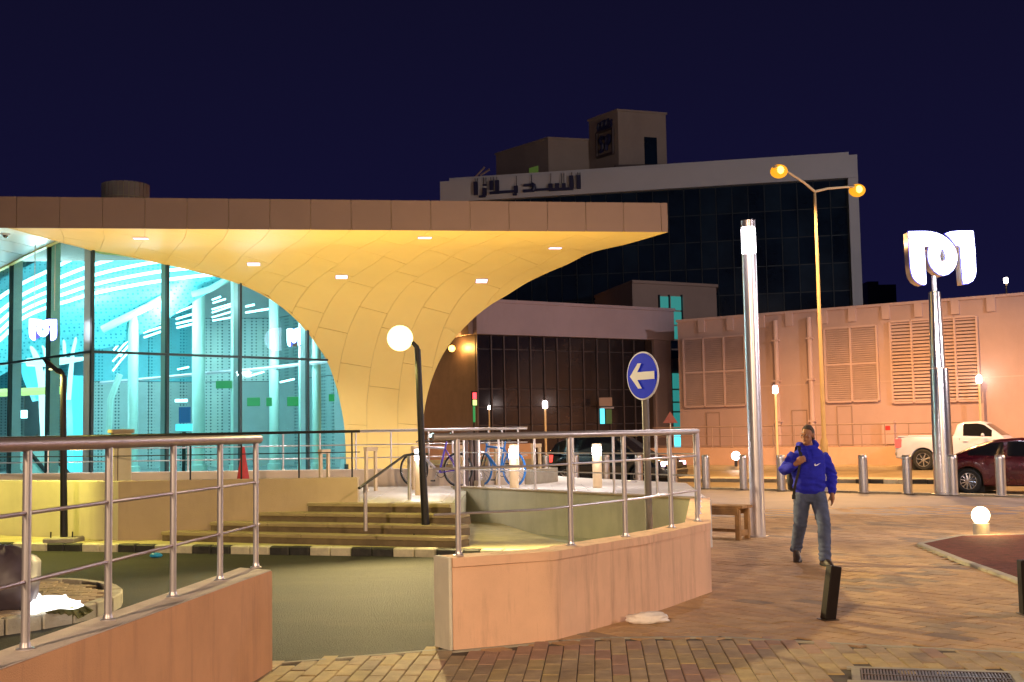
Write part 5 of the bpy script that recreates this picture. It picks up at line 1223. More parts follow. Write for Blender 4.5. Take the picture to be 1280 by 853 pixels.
# raised red bed
bd = thing('red_planting_bed', 'dark red gravel bed edged with a thin pale kerb at right', 'bed', (bedc[0].x, bedc[0].y, 0))
MB().prism([tuple(p) for p in bedc], -.05, .03).build('gravel_bed', 'bed_red', bd, smooth=False)
cc = (bedc[0] + bedc[3] + bedc[4]) / 3
ring = bedc; 
for a, b in ((1, 2), (0, 1), (5, 0), (4, 5), (3, 4)):
    A, B = ring[a], ring[b]; n = max(2, int((B - A).length / .45))
    for k in range(n):
        p0 = A.lerp(B, k / n); p1 = A.lerp(B, (k + 1) / n); m_ = (p0 + p1) / 2; d = p1 - p0
        MB().box((m_.x, m_.y, .0), (d.length - .01, .1, .07), math.atan2(d.y, d.x)).build('edging_stone', 'concrete', bd, bevel=.01)
# drain grate
gt = thing('drain_grate', 'rusty brown drain grate set in a cement frame at the bottom right', 'drain grate', (gc.x, gc.y, 0))
e1 = (grate[1] - grate[0]).normalized(); e2 = Vector((-e1.y, e1.x)); e2 = -e2 if e2.dot(grate[3] - grate[0]) < 0 else e2
Lg = (grate[1] - grate[0]).length; Wg = .42; ga = math.atan2(e1.y, e1.x); c0_ = grate[0] + e1 * Lg / 2 + e2 * Wg / 2
for s_ in (-1, 1):
    p = c0_ + e2 * (Wg / 2 + .03) * s_; MB().box((p.x, p.y, -.004), (Lg + .18, .06, .02), ga).build('frame_bar', 'concrete', gt, bevel=.004)
    p = c0_ + e1 * (Lg / 2 + .03) * s_; MB().box((p.x, p.y, -.004), (.06, Wg, .018), ga).build('frame_bar', 'concrete', gt, bevel=.004)
MB().box((c0_.x, c0_.y, -.0105), (Lg, Wg, .003), ga).build('pit', 'rubber', gt)
n = 46
for k in range(n):
    p = c0_ + e1 * ((k + .5) / n - .5) * Lg; MB().box((p.x, p.y, -.002), (Lg / n * .5, Wg - .01, .012), ga).build('grate_bar', 'grate_metal', gt)
for s_ in (-.5, 0, .5): p = c0_ + e2 * s_ * (Wg - .02); MB().box((p.x, p.y, .0005), (Lg - .02, .02, .012), ga).build('grate_rail', 'grate_metal', gt)
# crumpled plastic bags
def crumple(name, lb, cat, c, sx_, sy_, sz_, m, seed, rz=0):
    mb = MB(); n = 18; rings = []
    for i in range(n + 1):
        th = math.pi * i / n; ring = []
        for k in range(28):
            ph = 2 * math.pi * k / 28; d = Vector((math.sin(th) * math.cos(ph), math.sin(th) * math.sin(ph), -math.cos(th)))
            r = 1 + .28 * noise.noise(d * 1.7 + Vector((seed, 0, 0))) + .13 * noise.noise(d * 5 + Vector((seed, 3, 0))) + .05 * noise.noise(d * 12 + Vector((seed, 3, 0)))
            x, y, z = d.x * r * sx_, d.y * r * sy_, d.z * r * sz_; z = max(z, -.72 * sz_)
            ring.append(Vector((x * math.cos(rz) - y * math.sin(rz), x * math.sin(rz) + y * math.cos(rz), z + .72 * sz_)) + Vector(c))
        rings.append(ring)
    o = mb.loft(rings).build(name, m, None, angle=60); return tagp(o, lb, cat)
q = gz(808, 779, 0); crumple('plastic_bag', 'crumpled white plastic bag lying at the foot of the stained parapet wall', 'bag', (q.x, q.y, 0), .21, .085, .055, 'plastic_white', 3, .1)
q = gz(195, 697, 0); crumple('plastic_bag', 'small crumpled blue plastic bag in the gutter by the striped kerb', 'bag', (q.x, q.y, 0), .09, .06, .04, 'plastic_blue', 8)
# wooden bench
q = gz(933, 674, 0); bh = thing('wooden_bench', 'rough wooden bench partly hidden behind the end of the parapet wall', 'bench', (q.x, q.y, 0)); th = math.radians(143)
def bt(x, y, z): return (q.x + x * math.cos(th) - y * math.sin(th), q.y + x * math.sin(th) + y * math.cos(th), z)
for k in range(2): MB().box(bt(.68, -.02 + k * .185 * 1, .50), (1.5, .175, .045), th).build('seat_plank', 'wood', bh, bevel=.005)
MB().box(bt(.68, -.11, .43), (1.36, .035, .1), th).build('apron', 'wood', bh, bevel=.004); MB().box(bt(.68, .26, .43), (1.36, .035, .1), th).build('apron', 'wood', bh, bevel=.004)
for x in (.02, 1.32):
    for y in (-.08, .23): MB().box(bt(x, y, .235), (.075, .06, .47), th).build('leg', 'wood', bh, bevel=.005)
    MB().box(bt(x, .075, .1), (.05, .25, .09), th).build('stretcher', 'wood', bh, bevel=.004)
MB().box(bt(.67, .075, .13), (1.25, .04, .05), th).build('stretcher', 'wood', bh, bevel=.004)
# ================================================================ ROUND ISLAND IN THE DRIVEWAY
ic = Vector((-5.95, 12.05)); ir = 1.95
isl = thing('round_brick_island', 'round brown brick island with a pale kerb ring in the driveway at left', 'traffic island', (ic.x, ic.y, 0))
MB().lathe((ic.x, ic.y, 0), [(ir - .13, .02), (ir - .13, .1), (.01, .11)], 48).build('bedding', 'mortar', isl)
n = 34
for k in range(n):
    a0 = 2 * math.pi * k / n + .004; a1 = 2 * math.pi * (k + 1) / n - .004
    pl_ = [(ic.x + r_2 * math.cos(a), ic.y + r_2 * math.sin(a)) for a, r_2 in ((a0, ir), (a1, ir), (a1, ir - .12), (a0, ir - .12))]
    MB().prism(pl_, -.02, .145 + random.uniform(-.004, .004)).build('kerb_stone', 'concrete', isl, bevel=.012)
mbs = MB(); cnt = 0
ibm = MB().box((0, 0, 0), (.19, .095, .03)).mesh('brick', 'paver_grey', None, bevel=.004)
for i in range(-20, 21):
    for j in range(-40, 41):
        x = i * .2 + (.1 if j % 2 else 0); y = j * .105
        if math.hypot(x, y) < ir - .2 and pix((ic.x + x, ic.y + y, .12))[0] > -20 and cnt < 290: addobj('brick', ibm, isl, (x, y, .107 + random.uniform(-.002, .002))); cnt += 1
# dark bulky sack and glowing sheet
q = at(-8, 745, 11.3)
crumple('dark_boulder', 'dark rounded bulky shape on the round brick island at the left edge', 'boulder', (q.x - .03, 11.6, .11), .33, .33, .34, mat('dark_plum', (.06, .045, .055), .5, 0, .2, 3), 21)
pA_ = [gz(30, 766, .16), gz(112, 766, .15), gz(108, 752, .15), gz(72, 743, .16), gz(38, 741, .16)]
def sheet(poly, z, nm, m, par, amp=.02, n=16):
    mb = MB(); rows = []
    for i in range(n + 1):
        row = []
        for j in range(n + 1):
            s, t = i / n, j / n; a = Vector(poly[0]).lerp(Vector(poly[1]), s); b = Vector(poly[3]).lerp(Vector(poly[2]), s); p = a.lerp(b, t)
            row.append(p + Vector((amp * 2.2 * noise.noise(p * 6 + Vector((5, 0, 0))), amp * 1.6 * noise.noise(p * 7), z + amp * 1.6 * noise.noise(p * 9))))
        rows.append(row)
    return mb.loft(rows, False, False).build(nm, m, par)
shn = thing('crumpled_sheet', 'white plastic sheet with an added glow draped over the kerb of the round island', 'plastic sheet', (pA_[0].x, pA_[0].y, .14))
sheet([gz(28, 768, .17), gz(104, 757, .17), gz(96, 748, .19), gz(36, 741, .2)], .0, 'glowing_top', 'em_sheet' if 'em_sheet' in M else 'em_line', shn, .025)  # plain sheet made to emit; its brightness is painted in as glow
T0 = gz(56, 765, .165); T1 = gz(104, 756, .165); B0 = gz(62, 779, .02); B1 = gz(118, 776, .0)
rows = []
for i in range(25):
    s = i / 24; a = T0.lerp(T1, s); b = B0.lerp(B1, s) ; b.z = .02 + .08 * (1 - math.sin(math.pi * min(1, s * .9 + .1)))
    rows.append([a.lerp(b, t) + Vector((0, -.03 * math.sin(s * 40) * t - .015 * noise.noise(Vector((s * 14, t * 5, 0))), 0)) for t in (0, .2, .4, .6, .8, 1)])
MB().loft(rows, False, False).build('hanging_fold', 'foil', shn)
plight('sheet_glow', gz(70, 755, .5) , 4, (1, .95, .8), .2)  # added light that spreads the sheet's painted glow
# ================================================================ VEHICLES
def li(K, x):
    if x <= K[0][0]: return K[0][1]
    for (a, b), (c, d) in zip(K, K[1:]):
        if x <= c: return b + (d - b) * (x - a) / (c - a)
    return K[-1][1]
def cs(K, n=6): return catmull(K, n)
def vehicle(name, lb, cat, L, W, belt, roof, zb, wheels, R, paint, bed=None, sidewin=(), tail=None, head=None, spokes=6, doors=(), handle=(), rimm='rim', wf=None):
    t = thing(name, lb, cat, (0, 0, 0)); hw = W / 2
    def w_(x): q = abs(x - L / 2) / (L / 2); return hw * (1 - .16 * q ** 7 - .03 * q ** 2)
    xs = sorted(set([L * k / 110 for k in range(111)] + [x + dx for x in wheels for dx in (-R - .07, -R - .065, R + .065, R + .07)]))
    rings = []
    for x in xs:
        b = zb + .08 * (abs(x - L / 2) / (L / 2)) ** 6
        for wx in wheels:
            d = abs(x - wx)
            if d < R + .065: b = max(b, math.sqrt((R + .065) ** 2 - d * d) + R * .98)
        zt = max(li(belt, x), b + .04); w0 = w_(x); b = min(b, zt - .05); m_ = b + (zt - b) * .55
        half = [(0, b), (w0 * .93, b), (w0 * .985, b + .05 * (zt - b)), (w0, m_), (w0 * .985, b + (zt - b) * .8), (w0 * .95, zt - .025 * min(1, zt)), (w0 * .90, zt), (w0 * .5, zt + .02), (0, zt + .028)]
        ring = [Vector((x, y, z)) for y, z in half] + [Vector((x, -y, z)) for y, z in half[-2:0:-1]]
        rings.append(ring)
    MB().loft(rings).build('body', paint, t, angle=28)
    for wx in wheels: MB().box((wx, 0, R + .02), (2 * R + .1, W * .80, 2 * R - .02)).build('wheel_well', 'rubber', t)
    MB().box((L / 2, 0, zb + .06), (L * .86, W * .8, .12)).build('underbody', 'rubber', t)
    # cabin
    c0_, c1_ = roof[0][0], roof[-1][0]; xs = [c0_ + (c1_ - c0_) * k / 50 for k in range(51)]; rings = []; cabs = []
    for x in xs:
        zt = li(belt, x) - .01; zr_ = max(li(roof, x), zt + .005); wb = w_(x) * .90; wt = wb - .55 * min(.5, zr_ - zt) * .62
        half = [(0, zt), (wb, zt), (wb - (wb - wt) * .45, zt + (zr_ - zt) * .55), (wt, zr_ - .05 * min(1, (zr_ - zt) * 4)), (wt - .09, zr_), (0, zr_ + .015)]
        cabs.append((x, zt, zr_, wb, wt)); rings.append([Vector((x, y, z)) for y, z in half] + [Vector((x, -y, z)) for y, z in half[-2:0:-1]])
    MB().loft(rings).build('cabin', paint, t, angle=30)
    def cabw(x, z):
        k = min(cabs, key=lambda c: abs(c[0] - x)); _, zt, zr_, wb, wt = k; q = max(0, min(1, (z - zt) / max(.02, zr_ - zt)))
        return (wb + (wb - (wb - wt) * .45 - wb) * q / .55) if q < .55 else (wb - (wb - wt) * .45) + (wt - (wb - (wb - wt) * .45)) * (q - .55) / .45
    for a, b in sidewin:
        for sg_ in (-1, 1):
            rings = []
            for k in range(13):
                x = a + (b - a) * k / 12; z0 = li(belt, x) + .045; z1 = li(roof, x) - .075
                if z1 < z0 + .02: continue
                rings.append([Vector((x, sg_ * (cabw(x, z) + .006), z)) for z in (z0, z0 + (z1 - z0) * .5, z1)] + [Vector((x, sg_ * (cabw(x, z) - .004), z)) for z in (z1, z0)])
            if len(rings) > 1: MB().loft(rings).build('side_window', 'car_glass', t)
    # windscreens: slopes of the roof profile at both ends
    def screen(x0, x1, nm):
        rings = []
        for k in range(9):
            x = x0 + (x1 - x0) * k / 8; zr_ = li(roof, x) + .006; zt = li(belt, x); wb = w_(x) * .9; wt = wb - .55 * min(.5, zr_ - zt) * .62 - .10
            rings.append([Vector((x, y * wt, zr_ + .016 * (1 - abs(y)) + dz)) for y, dz in ((-1, .002), (-.5, .004), (0, .004), (.5, .004), (1, .002))] + [Vector((x, y * wt, zr_ - .02)) for y in (1, -1)])
        MB().loft(rings).build(nm, 'car_glass', t)
    if wf: 
        for a, b, nm in wf: screen(a, b, nm)
    for x in doors:
        for sg_ in (-1, 1):
            MB().loft([[Vector((x + dx, sg_ * (w_(x) * f_ + .003), z)) for dx, z, f_ in ((-.008, zb + .14, .985), (.008, zb + .14, .985), (.008, li(belt, x) - .06, .97), (-.008, li(belt, x) - .06, .97))], [Vector((x + dx, sg_ * (w_(x) * f_ - .02), z)) for dx, z, f_ in ((-.008, zb + .14, .985), (.008, zb + .14, .985), (.008, li(belt, x) - .06, .97), (-.008, li(belt, x) - .06, .97))]]).build('door_seam', 'rubber', t)
    for x in handle:
        for sg_ in (-1, 1): MB().box((x, sg_ * (w_(x) + .004), li(belt, x) - .17), (.2, .035, .03)).build('door_handle', paint, t, bevel=.008)
    for x in wheels:
        for sg_ in (-1, 1):
            y = sg_ * (W / 2 - .12); c = (x, y, R)
            ty = MB().lathe(c, [(R * .66, -.10), (R * .9, -.105), (R, -.075), (R, .075), (R * .9, .105), (R * .66, .10)], 32, 'Y', caps=False)
            w0 = ty.build('wheel', 'rubber', t)
            MB().lathe(c, [(.02, .03 * sg_), (R * .5, .035 * sg_), (R * .6, .03 * sg_), (R * .62, .02 * sg_)], 28, 'Y').build('brake_disc', 'car_trim', w0)
            MB().lathe(c, [(R * .68, .0), (R * .70, .09 * sg_), (R * .62, .09 * sg_), (R * .60, .0)], 32, 'Y', caps=False).build('rim_ring', rimm, w0)
            for k in range(spokes):
                an = 2 * math.pi * k / spokes + .3; q = Vector((math.cos(an), 0, math.sin(an))); c3 = Vector(c) + Vector((0, .075 * sg_, 0))
                MB().tube([c3 + q * .02, c3 + q * R * .64], [.035, .022], 5).build('spoke', rimm, w0)
            MB().lathe(c, [(.05, .06 * sg_), (.06, .1 * sg_), (.01, .105 * sg_)], 14, 'Y').build('hub_cap', rimm, w0)
    xm = roof[-1][0] - .55 if not bed else roof[-1][0] - .75
    for sg_ in (-1, 1): 
        q = (xm, sg_ * (w_(xm) + .12), li(belt, xm) + .1); MB().sphere(q, .1, 6, (.7, 1.0, .8)).build('wing_mirror', paint, t)
    if tail:
        for sg_ in (-1, 1): MB().box((tail[0] + .12, sg_ * (w_(tail[0] + .2) - tail[2] / 2 + .010), tail[1]), (.28, tail[2], tail[3])).build('tail_light', tail[4], t, bevel=.02)
    if head:
        for sg_ in (-1, 1): MB().box((head[0], sg_ * (w_(head[0]) - head[2] / 2 + .0), head[1]), (.14, head[2], head[3])).build('headlight', head[4], t, bevel=.02)
    MB().box((.03, 0, zb + .27), (.12, W * .84, .14)).build('rear_bumper', 'car_trim' if not bed else 'rim', t, bevel=.03); MB().box((L - .03, 0, zb + .27), (.14, W * .8, .14)).build('front_bumper', 'car_trim', t, bevel=.03)
    MB().box((L - .01, 0, zb + .48), (.06, W * .45, .16)).build('grille', 'car_trim', t, bevel=.01)
    if bed:
        a, b = bed; MB().box(((a + b) / 2, 0, li(belt, a + .1) + .02), (b - a - .1, W * .72, .06)).build('bed_opening', 'rubber', t)
        for sg_ in (-1, 1): MB().box(((a + b) / 2, sg_ * W * .415, li(belt, a + .1) + .03), (b - a, .10, .06)).build('bed_rail', paint, t, bevel=.01)
    return t
RA = math.atan2(RD.y, RD.x)
# pickup, heading right
tw = gz(1155, 588, -.146)
pk = vehicle('pickup_truck', 'white single cab pickup with a glowing red tail light driving behind the metro pylon', 'pickup truck', 5.7, 2.0, [(0, 1.30), (.1, 1.36), (2.45, 1.36), (3.9, 1.30), (4.6, 1.25), (5.3, 1.12), (5.62, .98), (5.7, .8)], [(2.35, 1.36), (2.5, 1.86), (2.75, 1.95), (3.3, 1.96), (3.55, 1.90), (4.3, 1.32)], .42, (1.15, 4.75), .43, 'car_white', bed=(.12, 2.3), sidewin=((2.75, 3.85),), tail=(.03, 1.12, .14, .36, 'em_tail'), spokes=7, doors=(2.62, 3.95), handle=(2.85,), wf=((3.62, 4.22, 'windscreen'),))
pk.rotation_euler = (0, 0, RA); off_ = RD * 1.15 + Vector((RD.y, -RD.x)) * 1.0; pk.location = (tw.x - RD.x * 1.15 + RN.x * .9, tw.y - RD.y * 1.15 + RN.y * .9, -.146)
tw = gz(1212, 617, -.146)
rc = vehicle('red_car', 'dark red saloon car passing behind the bollards at the right edge', 'car', 4.6, 1.8, [(0, .82), (.12, .95), (.6, .98), (2.5, .93), (3.6, .9), (4.3, .76), (4.6, .55)], [(.35, .98), (.9, 1.22), (1.5, 1.42), (2.1, 1.46), (2.7, 1.41), (3.5, .95)], .2, (.85, 3.6), .33, 'car_red', sidewin=((.85, 1.75), (1.85, 2.95)), tail=(.06, .78, .3, .13, 'em_tail'), spokes=12, doors=(1.8, 2.95), handle=(1.55, 2.6), wf=((.45, 1.3, 'rear_window'), (2.75, 3.4, 'windscreen')))
rc.rotation_euler = (0, 0, RA); rc.location = (tw.x - RD.x * .85 + RN.x * .8, tw.y - RD.y * .85 + RN.y * .8, -.146)
nf = at(832, 603, 38.0)
dc = vehicle('dark_car', 'dark glossy sport utility car with glowing lamps behind the terrace railing', 'car', 4.5, 1.85, [(0, .95), (.15, 1.08), (2.5, 1.06), (3.4, 1.04), (4.2, .92), (4.5, .7)], [(.05, 1.08), (.35, 1.5), (.8, 1.66), (2.0, 1.70), (2.6, 1.64), (3.45, 1.06)], .26, (.85, 3.6), .36, 'car_dark', sidewin=((.5, 1.2), (1.3, 2.1), (2.2, 3.0)), tail=(.08, .95, .2, .25, 'em_tail'), head=(4.36, .76, .34, .15, 'em_head'), spokes=8, doors=(1.25, 2.15, 3.1), handle=(1.1, 2.0), wf=((2.7, 3.36, 'windscreen'), (.1, .33, 'rear_window')))
dc.rotation_euler = (0, 0, RA); dc.location = (nf.x - RD.x * 4.5 + RN.x * .9, nf.y - RD.y * 4.5 + RN.y * .9, -.146)
# ================================================================ BICYCLES
def bicycle(name, lb, A, Bp, s, mf, mf2, tyre='rubber', wheel0=True):
    """A rear hub, Bp front hub (world), s = +1"""
    t = thing(name, lb, 'bicycle', (A.x, A.y, TZ + .012)); d = (Bp - A); d.z = 0; L = d.length; d.normalize(); k_ = L / 1.05; up = Vector((0, 0, 1)); side = Vector((-d.y, d.x, 0))
    R = (A.z - TZ - .012)
    P = lambda x, z, y=0: A + d * x * k_ + up * z * k_ + side * y
    for c, nm in ((A, 'wheel'), (Bp, 'wheel')):
        ring = [c + d * math.cos(2 * math.pi * k / 36) * (R - .018) + up * math.sin(2 * math.pi * k / 36) * (R - .018) for k in range(37)]
        w0 = MB().tube(ring, .02, 7, caps=False).build('wheel', tyre, t)
        MB().tube([c + (p - c) * .93 for p in ring], .011, 5, caps=False).build('rim_hoop', 'rim', w0)
        for k in range(18):
            an = 2 * math.pi * k / 18; q = d * math.cos(an) + up * math.sin(an); MB().tube([c + side * (.03 if k % 2 else -.03), c + q * (R * .9)], .0035, 3, caps=False).build('wheel_spoke', 'rim', w0)
        MB().tube([c - side * .05, c + side * .05], .025, 8).build('hub', 'rim', w0)
    bb_ = P(.44, -.06); st = P(.30, .42); sp_ = P(.26, .56); ht = P(.86, .46); hb_ = P(.90, .33)
    MB().tube([ht, st], .022, 8).build('top_tube', mf, t); MB().tube([hb_, bb_], .028, 8).build('down_tube', mf, t); MB().tube([bb_, st, sp_], [.022, .02, .016], 8).build('seat_tube', mf2, t)
    for y in (-.05, .05): MB().tube([A + side * y, st], .011, 6).build('seat_stay', mf2, t); MB().tube([A + side * y, bb_], .012, 6).build('chain_stay', mf2, t); MB().tube([Bp + side * y, hb_ + side * y * .6], .016, 6).build('fork', 'black_metal', t)
    MB().tube([hb_, ht, ht + up * .06], .02, 8).build('head_tube', mf, t); MB().tube([P(.78, .56, -.3), P(.86, .58, -.12), P(.88, .57, 0), P(.86, .58, .12), P(.78, .56, .3)], .014, 7).build('handlebar', 'black_metal', t)
    MB().tube([P(.14, .585), P(.22, .60), P(.33, .59), P(.40, .585)], [.055, .06, .035, .015], 8, ell=(1, .5)).build('saddle', 'rubber', t)
    c = bb_; MB().tube([c - side * .07, c + side * .07], .02, 6).build('axle', 'rim', t)
    ring = [c + side * .05 * -1 + d * math.cos(2 * math.pi * k / 20) * .095 + up * math.sin(2 * math.pi * k / 20) * .095 for k in range(21)]; MB().tube(ring, .008, 4, caps=False).build('chainring', 'black_metal', t)
    for sg_ in (1, -1): 
        q = c + side * .08 * sg_ + (d * .4 - up * .9) * .17 * sg_; MB().tube([c + side * .08 * sg_, q], .011, 5).build('crank', 'rim', t); MB().box(q + side * .05 * sg_, (.09, .09, .025)).build('pedal', 'black_metal', t)
q = gz(590, 610, TZ + .012); Rw = .335
A = at(572, 545, 23.3); A.z = TZ + .012 + Rw; B = at(516, 545, 23.6); B.z = A.z
# lengths: keep a real 1.05 m wheelbase by swinging the bicycle in depth
def wheelbase(A, B, Lw=1.05):
    dx = B.x - A.x; dy = math.sqrt(max(.0, Lw * Lw - dx * dx)); return Vector((B.x, A.y + dy * .9, A.z))
bicycle('bicycle', 'white and purple bicycle leaning by the lit bollard at the black lamp post', A, wheelbase(A, B), 1, 'bike_white', 'bike_purple')
A = at(642, 545, 23.0); A.z = TZ + .012 + Rw; B = at(600, 545, 23.2); B.z = A.z
bicycle('bicycle', 'blue bicycle with a blue tyre behind the lit bollard in the middle of the terrace', A, wheelbase(A, B), 1, 'bike_blue', 'bike_blue', 'bike_blue')
# ================================================================ PERSON
pz = gz(1015, 705, 0); man = thing('person', 'man in a bright blue hoodie and jeans walking with a dark shoulder bag', 'person', (pz.x, pz.y, 0)); OFF[man.name] = Vector((0, 0, 0))
def remesh(mb, name, m, vox, sm=4, disp=None, parent=None, angle=180):
    me = mb.mesh(name + '_raw', m, None, smooth=False); o = bpy.data.objects.new(name + '_raw', me); COL.objects.link(o)
    md = o.modifiers.new('r', 'REMESH'); md.mode = 'VOXEL'; md.voxel_size = vox; md.use_smooth_shade = True
    m2 = o.modifiers.new('s', 'SMOOTH'); m2.factor = .5; m2.iterations = sm
    bpy.context.view_layer.update(); me2 = bpy.data.meshes.new_from_object(o.evaluated_get(bpy.context.evaluated_depsgraph_get())); bpy.data.objects.remove(o)
    if disp:
        ns = [v.normal.copy() for v in me2.vertices]
        for v, n in zip(me2.vertices, ns): v.co += n * disp(v.co)
    me2.materials.clear(); me2.materials.append(M[m]); me2.shade_smooth(); me2.name = name
    return addobj(name, me2, parent)
def ov(c, rx, ry, z, n=20, p=2.3):
    r = []
    for k in range(n):
        a = 2 * math.pi * k / n; x = abs(math.cos(a)) ** (2 / p) * (1 if math.cos(a) >= 0 else -1); y = abs(math.sin(a)) ** (2 / p) * (1 if math.sin(a) >= 0 else -1)
        r.append(Vector((c[0] + rx * x, c[1] + ry * y, z)))
    return r
# joints (x right in picture, y away, z up)
SHl, ELl, WRl = (-.185, .0, 1.395), (-.315, -.03, 1.165), (-.195, -.20, 1.255)
SHr, ELr, WRr = (.20, .01, 1.385), (.300, .045, 1.11), (.268, -.06, .87)
HPl, KNl, ANl = (-.085, .0, .89), (-.125, .02, .50), (-.105, .36, .17)
HPr, KNr, ANr = (.092, -.01, .89), (.128, -.16, .50), (.108, -.22, .09)
body = MB()
body.loft([ov((0, .0), .14, .10, .84), ov((0, .0), .155, .105, .93), ov((0, .005), .145, .10, 1.05), ov((0, 0), .165, .11, 1.22), ov((.005, .005), .15, .10, 1.32), ov((.008, .01), .10, .07, 1.40), ov((.008, .005), .062, .062, 1.44), ov((0, -.005), .058, .06, 1.50)])
for a, b, c, r in ((SHl, ELl, WRl, (.058, .044, .030)), (SHr, ELr, WRr, (.058, .044, .030))):
    a = (a[0] * .86, a[1], a[2] - .045); body.tube([a, Vector(a).lerp(Vector(b), .5), b, Vector(b).lerp(Vector(c), .35), c], [r[0] * .8, r[0] * .95, r[1], r[1], r[2]], 12)
for a, b, c in ((HPl, KNl, ANl), (HPr, KNr, ANr)):
    body.tube([a, Vector(a).lerp(Vector(b), .5), b, Vector(b).lerp(Vector(c), .4), c], [.085, .078, .056, .056, .038], 12)
# head, turned to picture left
hc = Vector((-.002, -.02, 1.60)); ht_ = math.radians(-42)   # facing direction rotated
def hp(x, y, z):   # head local: -y = face forward
    c, s = math.cos(ht_), math.sin(ht_); return Vector((hc.x + x * c - y * s, hc.y + x * s + y * c, hc.z + z))
def hel(c, rx, ry, rz, n=10):
    vs = []
    for i in range(n + 1):
        th = math.pi * i / n; vs.append([hp(c[0] + rx * math.sin(th) * math.cos(2 * math.pi * k / 16) , c[1] + ry * math.sin(th) * math.sin(2 * math.pi * k / 16), c[2] - rz * math.cos(th)) for k in range(16)])
    body.loft(vs)
hel((0, .015, .03), .074, .092, .098); hel((0, -.025, -.035), .062, .066, .088); hel((0, -.05, -.088), .036, .034, .03)   # cranium, face, chin
hel((0, -.092, .022), .05, .014, .012); hel((0, -.098, -.018), .014, .022, .026); hel((0, -.092, .004), .009, .014, .03)         # brow, nose
hel((0, -.088, -.052), .024, .012, .009); hel((0, -.086, -.064), .021, .011, .008)
for sx_ in (-1, 1): hel((sx_ * .038, -.072, -.012), .024, .02, .02); hel((sx_ * .076, .012, -.005), .012, .02, .032)
body.tube([(0.005, .005, 1.40), (0, -.005, 1.47), (-.002, -.012, 1.55)], [.066, .058, .055], 14)
def hand(wr, dirv, palmn, curl, side=1, mb=body):
    """palm + four fingers + thumb leaving the side"""
    wr = Vector(wr); d = Vector(dirv).normalized(); n = Vector(palmn); n = (n - d * n.dot(d)).normalized(); s_ = d.cross(n) * side
    L = .085
    mb.loft([[wr + s_ * x * w1 + n * y * h1 + d * q for x, y in ((-1, -1), (0, -1.2), (1, -1), (1.1, 0), (1, 1), (0, 1.2), (-1, 1), (-1.1, 0))] for q, w1, h1 in ((-.012, .026, .018), (.02, .034, .017), (.06, .041, .015), (L, .040, .013))])
    for i, (o_, ln) in enumerate(((-.031, .062), (-.0105, .074), (.0105, .078), (.031, .070))):
        b = wr + d * (L - .004) + s_ * o_ * 1.05; p = [b]; dd = d.copy(); 
        for seg, f_ in ((.42, .6), (.32, 1.0), (.26, .9)):
            an = curl * f_ * (1 + .12 * (1.5 - i)); dd = (dd * math.cos(an) + n * math.sin(an)).normalized(); nn = n
            n2 = (n - dd * n.dot(dd)); p.append(p[-1] + dd * ln * seg)
            if n2.length > .01: n = n2.normalized()
        mb.tube(p, [.0095, .009, .0085, .0072], 8); n = Vector(palmn); n = (n - d * n.dot(d)).normalized()
    b = wr + d * .022 + s_ * .034; mb.tube([b - s_ * .008, b + s_ * .018 + d * .022 + n * .012, b + s_ * .02 + d * .05 + n * .026, b + s_ * .010 + d * .068 + n * .036], [.014, .0125, .0105, .008], 8)
hand(WRl, (.52, -.35, .42), (.3, .8, -.3), .75, 1)
hand(WRr, (-.02, -.22, -1), (-1, -.1, .05), .22, 1)
remesh(body, 'body', 'skin', .0065, 3, None, man)
# eyes
for sx_ in (-1, 1):
    c = hp(sx_ * .031, -.090, .004); MB().sphere(c, .006, 6).build('eye', 'sign_white', man); MB().sphere(hp(sx_ * .031, -.0955, .004), .0055, 5).build('pupil', 'rubber', man)
# hair (close cropped)
hm = MB(); rr_ = []
for i in range(9):
    th = math.pi * (.5 * i / 8); ring = []
    for k in range(24):
        a = 2 * math.pi * k / 24; fr = -math.sin(a)      # 1 at the front
        low = .080 if fr > .55 else (.01 + .07 * max(0, fr) / .55 if fr > 0 else -.055) ; zz = low + (.133 - low) * math.sin(th) if True else 0
        q = math.cos(th) if i < 8 else .02
        q = math.sqrt(max(.0004, 1 - max(0, (zz - .03) / .105) ** 2)) if zz > .03 else 1
        if i == 8: q = .03
        ring.append(hp(.0765 * q * math.cos(a), .015 + .0945 * q * math.sin(a), zz))
    rr_.append(ring)
hm.loft(rr_).build('hair', 'hair', man, angle=180)
OFFm = man
# hoodie
hd = MB()
hd.loft([ov((.002, .0), .158, .118, .865), ov((.002, .0), .178, .133, .89), ov((.002, -.005), .205, .155, .95), ov((0, -.005), .205, .158, 1.08), ov((0, 0), .205, .155, 1.22), ov((.006, .005), .205, .142, 1.33), ov((.008, .01), .172, .115, 1.40), ov((.008, .01), .11, .09, 1.445), ov((.006, .008), .075, .075, 1.475)])
for a, b, c, cuff in ((SHl, ELl, WRl, .9), (SHr, ELr, WRr, .97)):
    a, b, c = Vector(a), Vector(b), Vector(c); e_ = b.lerp(c, cuff)
    a = a + Vector((-.02 if a.x > 0 else .02, 0, -.03)); hd.tube([a, a.lerp(b, .5), b, b.lerp(c, .45), b.lerp(c, .8), e_], [.075, .076, .070, .064, .055, .044], 16)
hd.tube([(-.085, -.035, 1.47), (-.10, .05, 1.475), (-.05, .12, 1.46), (.04, .13, 1.455), (.115, .07, 1.48), (.11, -.03, 1.475)], [.03, .042, .05, .052, .045, .03], 12)   # hood bunched round the neck
hd.tube([(.07, .05, 1.50), (.10, .035, 1.50), (.095, -.02, 1.48)], [.045, .042, .03], 10)
